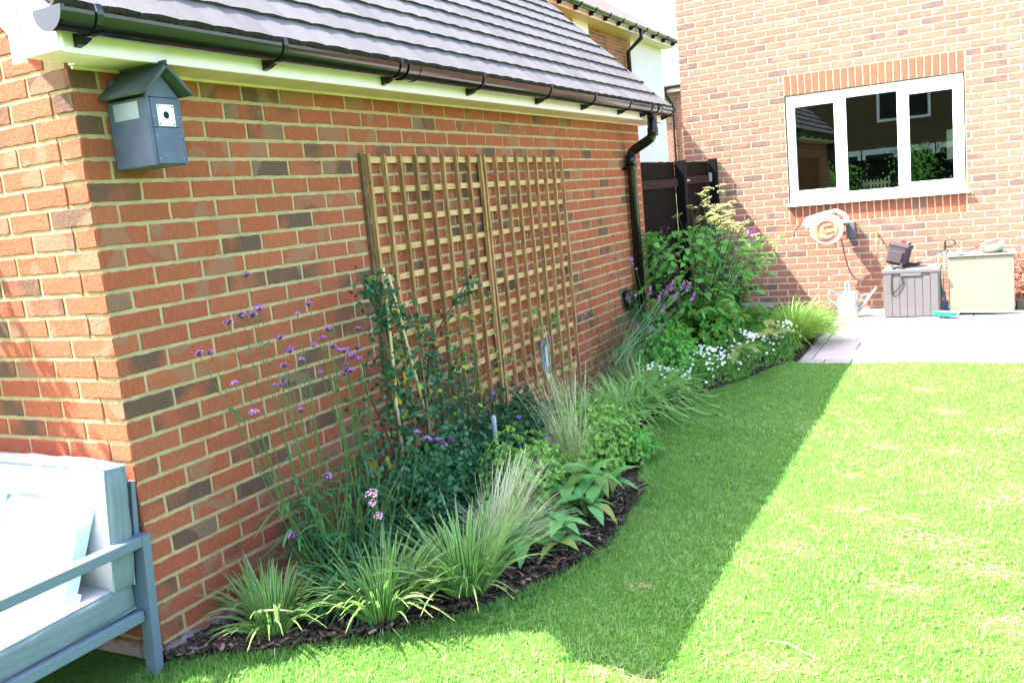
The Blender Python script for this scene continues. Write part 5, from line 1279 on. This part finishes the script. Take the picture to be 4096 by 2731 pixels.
# leaning flower spikes in front of the tall shrub
SPK = [(0.44, 4.31, 0.75), (0.51, 4.31, 0.7), (0.57, 4.31, 0.75), (0.63, 4.31, 0.7), (0.69, 4.31, 0.78), (0.73, 4.31, 0.77), (0.76, 4.31, 0.69), (0.61, 4.31, 0.78), (0.53, 4.31, 0.61), (0.33, 4.31, 0.48), (0.41, 4.31, 0.46), (0.5, 4.31, 0.47)]
t = thing('leaning_spire', 'long leaning stems with mauve flower spikes in front of the tall shrub', 'flowers', (0, 0, 0))
paths = []
for i, (x, y, z) in enumerate(SPK):
    x = max(x, .06); p = catp((.34+random.uniform(-.08, .08), 3.75+random.uniform(-.15, .15), .35), (x, y, z)); paths.append(p)
    d = (Vector(p[-1])-Vector(p[-3])).normalized(); d = (d+Vector((0, 0, .9))).normalized()
    mb = MB()
    for k in range(34):
        s_ = random.random(); th = random.uniform(0, 6.28); e = d.orthogonal().normalized(); e2 = d.cross(e); o = (e*math.cos(th)+e2*math.sin(th)); c = Vector(p[-1])+d*s_*.075+o*.010*(1-.5*s_)
        q = .0065; mb.add([c+o*q, c+d*q, c-d*q, c+o.cross(d)*q, c-o.cross(d)*q], [(0, 1, 3), (0, 3, 2), (0, 2, 4), (0, 4, 1)], 0, random.random())
    mb.obj('flower_spike', M_verbf, t)
stems(paths, .003, 5).obj('stems', leaf_mat('blue_green_stem', [(.09, .2, .07), (.12, .24, .08)], .05), t, True)

# climbing rose with canes
t = thing('climbing_rose', 'dark green climbing rose tied to bamboo canes in front of the near trellis panel', 'rose', (0, 0, 0))
rp = [[(.38, 1.12, .03), (.30, 1.20, .45), (.24, 1.27, .85), (.22, 1.22, 1.22)], [(.38, 1.14, .03), (.33, 1.35, .4), (.24, 1.50, .8), (.16, 1.56, 1.08)], [(.38, 1.14, .03), (.30, 1.40, .5), (.22, 1.62, .85), (.16, 2.10, 1.10)], [(.38, 1.1, .03), (.38, 1.05, .35), (.33, 1.02, .62), (.28, .98, .80)], [(.38, 1.15, .03), (.45, 1.3, .3), (.42, 1.4, .5)], [(.38, 1.1, .03), (.44, 1.0, .25), (.44, .92, .42)], [(.38, 1.15, .03), (.32, 1.4, .42), (.26, 1.66, .62), (.2, 1.8, .72)]]
rpc = [[tuple(v) for v in catm(p, 10)] for p in rp]
stems(rpc, .006, 6).obj('stems', M_bark, t, True)
P = []
for p, k_ in zip(rpc, (360, 120, 110, 60, 260, 150, 60)):
    for _ in range(k_):
        q = Vector(random.choice(p)); s_ = (.085 if q.z > .5 else .13)*(.55 if q.z > 1.0 else 1); P.append((q.x+random.gauss(0, s_*.8), q.y+random.gauss(0, s_), max(.03, q.z+random.gauss(0, s_*.8))))
n = 1300; P += list(zip(R.normal(.44, .09, n), R.normal(1.28, .17, n), R.uniform(.02, .44, n)))
P = np.array(P); P[:, 0] = np.maximum(P[:, 0], .03); n = len(P); P = np.repeat(P, 3, 0)+R.normal(0, .012, (n*3, 3)); n *= 3
V, F, A = leafmesh(P, nrm(R.normal(0, 1, (n, 3))+np.array([[.3, -.2, -.2]])), nrm(R.normal(0, .6, (n, 3))+np.array([[.6, -.4, .7]])), R.uniform(.018, .034, n), R.uniform(.014, .026, n), fold=.2, droop=.1)
V[:, 0] = np.maximum(V[:, 0], .012); kind(link('foliage', npmesh('foliage', V, F, M_rose, A), t), 'stuff')
P = np.array([(.21, 1.215, 1.25), (.21, 1.23, 1.26), (.20, 1.20, 1.255), (.24, 1.33, .86), (.25, 1.20, .82)]+[(random.gauss(.32, .08), random.uniform(1.0, 1.7), random.uniform(.4, .9)) for _ in range(26)]); n = len(P)
V, F, A = leafmesh(P, nrm(R.normal(0, 1, (n, 3))), nrm(R.normal(0, .4, (n, 3))+np.array([[.7, -.5, .6]])), R.uniform(.025, .04, n), R.uniform(.02, .03, n)); kind(link('new_leaves', npmesh('new_leaves', V, F, M_rosey, A), t), 'stuff')
for c_, e_, s_ in (((.26, 1.19, .815), (.2, .3, 1), 1.5), ((.27, 1.30, .80), (.5, 1.3, .4), 1.2), ((.27, 1.22, .70), (.3, 1.5, 0), 1.4), ((.33, .90, .50), (.1, .7, 2), 1.3), ((.36, .96, .49), (.1, 1.0, 1), 1.2), ((.28, 1.24, .64), (.3, 1.4, 0), 1.2), ((.45, 1.75, .28), (0, .2, 0), .7)):
    o = link('yellow_leaf', leaf_single(.05*s_, .034*s_, int(c_[1]*100), M_yel, 4), t, c_, e_)
cn = 'bamboo canes supporting the climbing rose'
for a, b, lab in (((.25, 1.235, .03), (.245, 1.268, 1.29), 'left and taller bamboo cane among the rose leaves'), ((.25, 1.60, .03), (.245, 1.302, 1.255), 'right bamboo cane slanting through the rose leaves')):
    m_ = [Vector(a).lerp(Vector(b), i/8) for i in range(9)]
    tag(MB().tube([tuple(v) for v in m_], [.0075]*9, 10).obj('bamboo_cane', M_bamboo, None, True), lab, 'cane', cn)
tag(MB().tube([(.26, 1.17, 1.155), (.26, 1.21, 1.19), (.262, 1.25, 1.185), (.235, 1.29, 1.18), (.262, 1.31, 1.185)], .0035, 6).obj('plant_tie', M_tie, None, True), 'black wire tie twisted round both bamboo canes', 'tie')
tag(MB().tube([(.38, 1.06, .74), (.385, 1.055, .70), (.385, 1.06, .64)], [.002, .004, .002], 6).obj('plant_label', M_label), 'thin white plastic label hanging on the rose', 'plant label')
tg = thing('plant_marker', 'pale rounded stake label standing among the fennel', 'plant marker', (.40, 1.86, 0))
MB().tube([(0, 0, .03), (0, 0, .44), (0, .003, .455)], [.010, .014, .009], 8).obj('stake', M_label, tg)
tg = thing('slate_ornament', 'grey slate ornament hanging on a stick in front of the trellis', 'ornament', (.16, 3.0, 0))
MB().tube([(.03, .04, .03), (.03, .03, .4), (.03, .0, .74)], .004, 8).obj('stick', M_bamboo, tg)
for (y, z, w, h, rz, mm) in ((-.035, .575, .075, .18, .2, M_slateo), (.02, .635, .12, .075, -.4, M_slateo), (.012, .545, .07, .15, .5, M_label), (-.03, .50, .05, .12, -.1, M_slateo)):
    MB().prism([(y-w/2, z-h/2), (y+w/2, z-h/2+.008), (y+w*.45, z+h/2), (y-w*.4, z+h/2-.01)], 0, .012+.006*abs(rz)*3, .018+.006*abs(rz)*3).obj('slate_piece', mm, tg)
MB().bbox(.008, .03, -.0, .03, .40, .425, .003).obj('white_tag', M_plast, tg)

# fennel (dark thread leaves, yellow umbels)
def umbel_mesh(seed, m, rad=.028):
    rs = random.Random(seed); mb = MB()
    for i in range(13):
        a = rs.uniform(0, 6.28); r = rad*math.sqrt(rs.random()); tip = Vector((r*math.cos(a), r*math.sin(a), .018-.25*r))
        mb.tube([(0, 0, -.012), tuple(tip)], .0008, 3, mi=1, r=.3)
        for j in range(7):
            p = tip+Vector((rs.gauss(0, .004), rs.gauss(0, .004), rs.uniform(0, .003))); q = .0028
            mb.add([p+Vector((q, 0, 0)), p+Vector((0, q, 0)), p-Vector((q, 0, 0)), p-Vector((0, q, 0)), p+Vector((0, 0, .003))], [(0, 1, 4), (1, 2, 4), (2, 3, 4), (3, 0, 4)], 0, rs.random())
    return mb.mesh('umbel', [m, M_stem])
UM = [umbel_mesh(i, M_umb) for i in range(3)]; UM2 = [umbel_mesh(9+i, M_umb2, .055) for i in range(3)]
def fennel(label, c, h, heads, nf, ms, m, spread=.12, name='fennel', sc_=1., threads=(.03, .08)):
    t = thing(name, label, 'fennel', (0, 0, 0)); paths = []
    for (x, y, z) in heads:
        p = catp((c[0]+random.uniform(-.05, .05), c[1]+random.uniform(-.05, .05), .03), (x, y, z-.02)); paths.append(p)
        o = link('umbel', random.choice(ms), t, (x, y, z), (random.uniform(-.4, .4), random.uniform(-.2, .5), random.uniform(0, 6))); o.scale = (random.uniform(.75, 1.25)*sc_,)*3
    stems(paths, .003, 5).obj('stems', M_stem, t, True)
    P = np.zeros((nf, 3)); 
    for i in range(nf):
        p = random.choice(paths); q = p[int(random.random()**1.2*(len(p)-2))]; P[i] = (q[0]+random.gauss(0, spread*.6), q[1]+random.gauss(0, spread), q[2]+random.gauss(0, spread*.6))
    P[:, 2] = np.clip(P[:, 2], .03, h); P[:, 0] = np.maximum(P[:, 0], .02)
    V, F, A = ribbons(P, nrm(R.normal(0, 1, (nf, 3))+np.array([[0, 0, .9]])), R.uniform(*threads, nf), np.full(nf, .0016), R.uniform(0, .4, nf), 2, 'hair')
    kind(link('fronds', npmesh('fronds', V, F, m, A), t), 'stuff'); return t
hd_ = [(.22+random.uniform(-.1, .12), y, z) for y, z in ((1.62, .93), (1.70, .98), (1.78, .99), (1.86, .95), (1.66, .86), (1.75, .88), (1.84, .90), (1.95, .86), (2.02, .80), (1.6, .78), (1.9, .74), (1.98, .70), (2.1, .72), (1.72, .74), (2.06, .64), (2.18, .62), (1.92, .62), (1.68, .66), (1.55, .97), (1.5, .90), (2.0, .55), (2.15, .50), (1.8, .60), (1.88, .57), (1.63, .73), (1.99, .93))]
fennel('dark thread leaved fennel with yellow umbels between the rose and the plant marker', (.30, 1.83), .8, hd_, 9000, UM, M_fen, .075, sc_=.8)
FEN = [(-.13, 7.15, 1.30), (.09, 6.84, 1.30), (-.10, 6.87, 1.23), (.06, 7.16, 1.17), (.23, 7.13, 1.19), (.37, 6.66, 1.29), (.30, 6.68, 1.24), (.41, 6.73, 1.44), (.16, 7.18, 1.37), (.31, 6.86, 1.26), (.39, 6.98, 1.30), (.49, 6.78, 1.24), (.37, 6.90, 1.10), (.52, 6.83, 1.11), (.34, 6.81, .97), (.54, 6.95, 1.00), (.65, 6.95, .97), (-.02, 7.01, .68), (.14, 7.16, 1.45), (.19, 7.11, 1.17), (.36, 7.19, 1.12), (.47, 7.00, 1.08), (.38, 6.70, 1.20), (.17, 7.12, 1.34), (.02, 7.18, 1.02), (-.10, 7.14, .98), (.44, 6.8, 1.20), (.42, 6.9, 1.16), (.30, 6.8, 1.18), (.33, 6.75, 1.15), (.26, 6.9, 1.24), (.5, 6.9, 1.05), (.46, 6.75, 1.13), (.56, 6.9, 1.06)]
FEN += [(x+random.gauss(0, .05), y+random.gauss(0, .06), z+random.gauss(0, .035)) for (x, y, z) in FEN if z > .9]
fennel('tall pale yellow flowering fennel catching the sun above the big shrub', (.36, 6.75), 1.1, FEN, 4200, UM2, M_fen2, .14, sc_=1.05, threads=(.05, .12))
fennel('feathery grey green fennel growing beside the wispy tan grass by the wall', (.25, 4.5), .7, [(.2, 4.1, .62), (.25, 4.4, .72), (.3, 4.7, .66), (.22, 4.9, .6)], 5200, UM, M_fen2, .14, sc_=.5, threads=(.05, .12))
fennel('low feathery green clump with yellow umbels behind the arching sedges', (.38, 2.62), .45, [(.45, 2.72, .50), (.45, 2.80, .34), (.42, 3.20, .52), (.50, 2.66, .30), (.35, 2.5, .42)], 4200, UM, M_filler, .13, sc_=.9)

# big shrub by the fence
def heart_leaves(t, n, c, rx, ry, z0, z1, m, L, name='foliage', sk=0.):
    a = R.uniform(0, 6.28, n); r = R.uniform(.35, 1, n)**.6; u = R.rand(n); z = z0+(z1-z0)*u
    w = np.sin(np.pi*np.clip(.12+u*.74, 0, 1))**.6*(1+.25*np.sin(a*4+u*9))
    P = np.stack([c[0]+rx*r*w*np.cos(a)+sk*u, c[1]+ry*r*w*np.sin(a), z], 1); P[:, 0] = np.maximum(P[:, 0], np.where(P[:, 1] < 5.65, .04, -.08))
    out = np.stack([np.cos(a), np.sin(a), R.uniform(-.35, .25, n)], 1)
    V, F, A = leafmesh(P, nrm(out+R.normal(0, .35, (n, 3))), nrm(R.normal(0, .35, (n, 3))+np.array([[.25, -.2, 1.]])), R.uniform(*L, n), R.uniform(*L, n)*.62, fold=.2, droop=.28)
    V[:, 2] = np.maximum(V[:, 2], .01)
    return kind(link(name, npmesh(name, V, F, m, A), t), 'stuff')
t = thing('salvia_shrub', 'large leafy shrub with dark purple flowers between fence and patio', 'shrub', (0, 0, 0))
heart_leaves(t, 1000, (.28, 5.72), .44, .72, .12, 1.16, M_salv, (.05, .115))
heart_leaves(t, 280, (.42, 6.35), .40, .5, .1, .95, M_salv, (.05, .11), 'rear_foliage', .15)
heart_leaves(t, 260, (.35, 5.8), .5, .6, .05, .5, M_salvy, (.06, .12), 'yellowing_leaves')
paths = [catp((.3+random.uniform(-.12, .12), 5.8+random.uniform(-.2, .2), .03), (.3+random.uniform(-.3, .55), 5.8+random.uniform(-.6, .8), random.uniform(.8, 1.2)), .02) for _ in range(46)]
stems(paths, .005, 5).obj('stems', M_bark, t, True)
for (x, y, z, k_) in ((.70, 6.60, 1.02, 26), (.73, 6.60, 1.05, 14), (.34, 6.40, .66, 30), (.0, 6.3, 1.15, 10), (-.02, 5.9, 1.07, 8), (.0, 6.0, 1.02, 12), (.30, 6.4, .63, 18), (.70, 6.58, .97, 14)):
    mb = MB()
    for _ in range(k_):
        p = Vector((x+random.gauss(0, .022), y+random.gauss(0, .02), z+random.gauss(0, .016))); d = Vector(tuple(rs3(1)[0])); e = d.orthogonal()
        mb.add([p, p+d*.012+e*.006, p+d*.024, p+d*.012-e*.006], [(0, 1, 2, 3)], 0, random.random())
    mb.obj('flower', M_salf, t)
# shoots reaching right, partly sunlit
t = thing('side_shoots', 'light green leafy shoots of a young shrub reaching over towards the house wall', 'shrub', (0, 0, 0))
paths = [catp((.52, 6.5, .2), (.52+random.uniform(0, .5), 6.6+random.uniform(-.2, .25), random.uniform(.55, 1.0)), .1) for _ in range(9)]
stems(paths, .0035, 5).obj('stems', M_bark, t, True)
P, D = [], []
for p in paths:
    for q in p[2:]:
        for _ in range(5): P.append((q[0]+random.gauss(0, .02), q[1]+random.gauss(0, .02), q[2])); th = random.uniform(0, 6.28); D.append((math.cos(th), math.sin(th), random.uniform(-.3, .2)))
n = len(P); V, F, A = leafmesh(np.array(P), nrm(np.array(D)), nrm(R.normal(0, .3, (n, 3))+np.array([[.2, -.2, 1]])), R.uniform(.05, .09, n), R.uniform(.025, .045, n), droop=.25)
kind(link('foliage', npmesh('foliage', V, F, M_salv, A), t), 'stuff')

# small fillers
dome('stonecrop', 'low yellow flowering stonecrop tucked behind the middle striped sedge', 'stonecrop', (.56, .72), .12, .14, .10, 260, M_yel, .012, whorl=4)
dome('border_perennial', 'dark green leafy perennial filling the bed behind the near shrub and rose', 'perennial', (.33, 1.55), .22, .35, .42, 380, M_rose, .04)
dome('border_perennial', 'dark foliage at the wall foot between fennel and slate ornament', 'perennial', (.22, 2.45), .16, .4, .42, 300, M_filler, .04)
t = thing('lime_sprig', 'lime green leafy sprig rising above the nearest bright shrub', 'sprig', (0, 0, 0))
p = catm([(.55, 1.42, .15), (.60, 1.42, .40), (.68, 1.50, .50)], 6); MB().tube([tuple(v) for v in p], .003, 5).obj('stem', M_rosey, t)
for i in range(12):
    q = p[min(len(p)-1, 3+i)] if i < 9 else p[-1]
    link('leaf', leaf_single(.045, .018, 60+i, M_rosey, 4), t, tuple(q), (0, random.uniform(-.6, .3), i*2.4))
t = thing('violet_flowers', 'scattered violet blue flowers among the mid border foliage', 'flowers', (0, 0, 0)); hd2 = [(.40, 1.88, .56), (.40, 1.83, .41), (.45, 2.05, .40), (.62, 2.0, .30), (.64, 2.06, .27), (.66, 2.12, .26), (.62, 1.93, .24), (.68, 2.2, .12)]
for (x, y, z) in hd2:
    mb = MB()
    for _ in range(5):
        d = Vector(tuple(rs3(1)[0])); e = d.orthogonal(); mb.add([(x, y, z), Vector((x, y, z))+d*.010+e*.006, Vector((x, y, z))+d*.017, Vector((x, y, z))+d*.010-e*.006], [(0, 1, 2, 3)], 0, random.random())
    mb.obj('flower', M_blue if z > .35 else M_verbf, t)
stems([[(x, y+.02, .05), (x, y, z)] for x, y, z in hd2], .0015, 4).obj('stems', M_stem, t)
# vine tendrils on the trellis
t = thing('clematis', 'thin clematis vine with few light leaves climbing the trellis', 'clematis', (0, 0, 0))
cl = [[(.12, 2.35, .1), (.07, 2.33, .6), (.065, 2.30, 1.05), (.07, 2.32, 1.22)], [(.15, 2.5, .1), (.08, 2.55, .6), (.07, 2.52, 1.02)], [(.15, 3.0, .1), (.08, 3.1, .6), (.07, 3.16, .86)], [(.15, 2.55, .1), (.1, 2.62, .5), (.075, 2.7, .8)], [(.15, 3.3, .1), (.1, 3.45, .5), (.08, 3.4, .75)]]
clc = [[tuple(v) for v in catm(p, 8)] for p in cl]; stems(clc, .002, 4).obj('stems', M_stemb, t)
P = [random.choice(p[6:]) for p in clc for _ in range(22)]; n = len(P); P = np.array(P)+R.normal(0, .02, (n, 3)); P[:, 0] = np.maximum(P[:, 0], .06)
V, F, A = leafmesh(P, nrm(R.normal(0, 1, (n, 3))+np.array([[.5, 0, -.4]])), nrm(R.normal(0, .4, (n, 3))+np.array([[1., -.4, .3]])), R.uniform(.02, .045, n), R.uniform(.010, .02, n)); kind(link('leaves', npmesh('leaves', V, F, M_pitt3, A), t), 'stuff')

# garden shrubs behind the camera (seen only in the window glass)
for i, (x, y, h) in enumerate(((-.8, -7.3, 1.7), (1.2, -7.4, 2.1), (3.0, -7.3, 2.6), (4.6, -7.2, 2.2))):
    t = thing('garden_shrub', ('leafy shrub reflected in the left window light', 'leafy shrub reflected in the middle window light', 'taller shrub reflected in the right window light', 'shrub reflected at the right edge of the window')[i], 'shrub', (x, y, 0))
    n = 900; V, F, A = leafmesh(np.stack([R.normal(0, .35, n), R.normal(0, .3, n), R.uniform(.1, h, n)], 1), rs3(n), rs3(n), R.uniform(.06, .12, n), R.uniform(.04, .07, n), simple=True)
    kind(link('foliage', npmesh('foliage', V, F, M_salv, A), t), 'stuff'); MB().tube([(0, 0, 0), (0, 0, h*.7)], .03, 8).obj('trunk', M_bark, t)
tag(MB().tube([(2.0, .75, .012), (2.06, .74, .018), (2.12, .70, .014), (2.17, .68, .01)], .0022, 5).obj('twig', M_stipa2, None), 'pale curved dry twig lying on the sunlit lawn', 'twig')
lf = link('fallen_leaf', leaf_single(.035, .02, 5, M_stemb, 4)); lf.location = (1.18, 2.75, .02); tag(lf, 'small grey brown fallen leaf on the shaded lawn', 'leaf')

# tree added out of view, crown shaped to shade the end wall beside the sofa
t = thing('shadow_tree', 'unseen leafy tree added left of the sofa to shade the end wall', 'tree', (-1.75, -.55, 0))
MB().tube([(0, 0, 0), (.02, .02, .9), (.08, .05, 1.9)], [.035, .028, .012], 8).obj('trunk', M_bark, t)
n = 3600; P = np.stack([R.uniform(-.5, .45, n), R.normal(0, .18, n), R.uniform(1.0, 2.75, n)], 1); P[:, 0] += (2.35-P[:, 2])*.2
P[:, 0] = np.minimum(P[:, 0], .46+(2.6-P[:, 2])*.15)
V, F, A = leafmesh(P, rs3(n), rs3(n), R.uniform(.06, .11, n), R.uniform(.035, .06, n), simple=True)
kind(link('crown', npmesh('crown', V, F, M_salv, A), t), 'stuff')
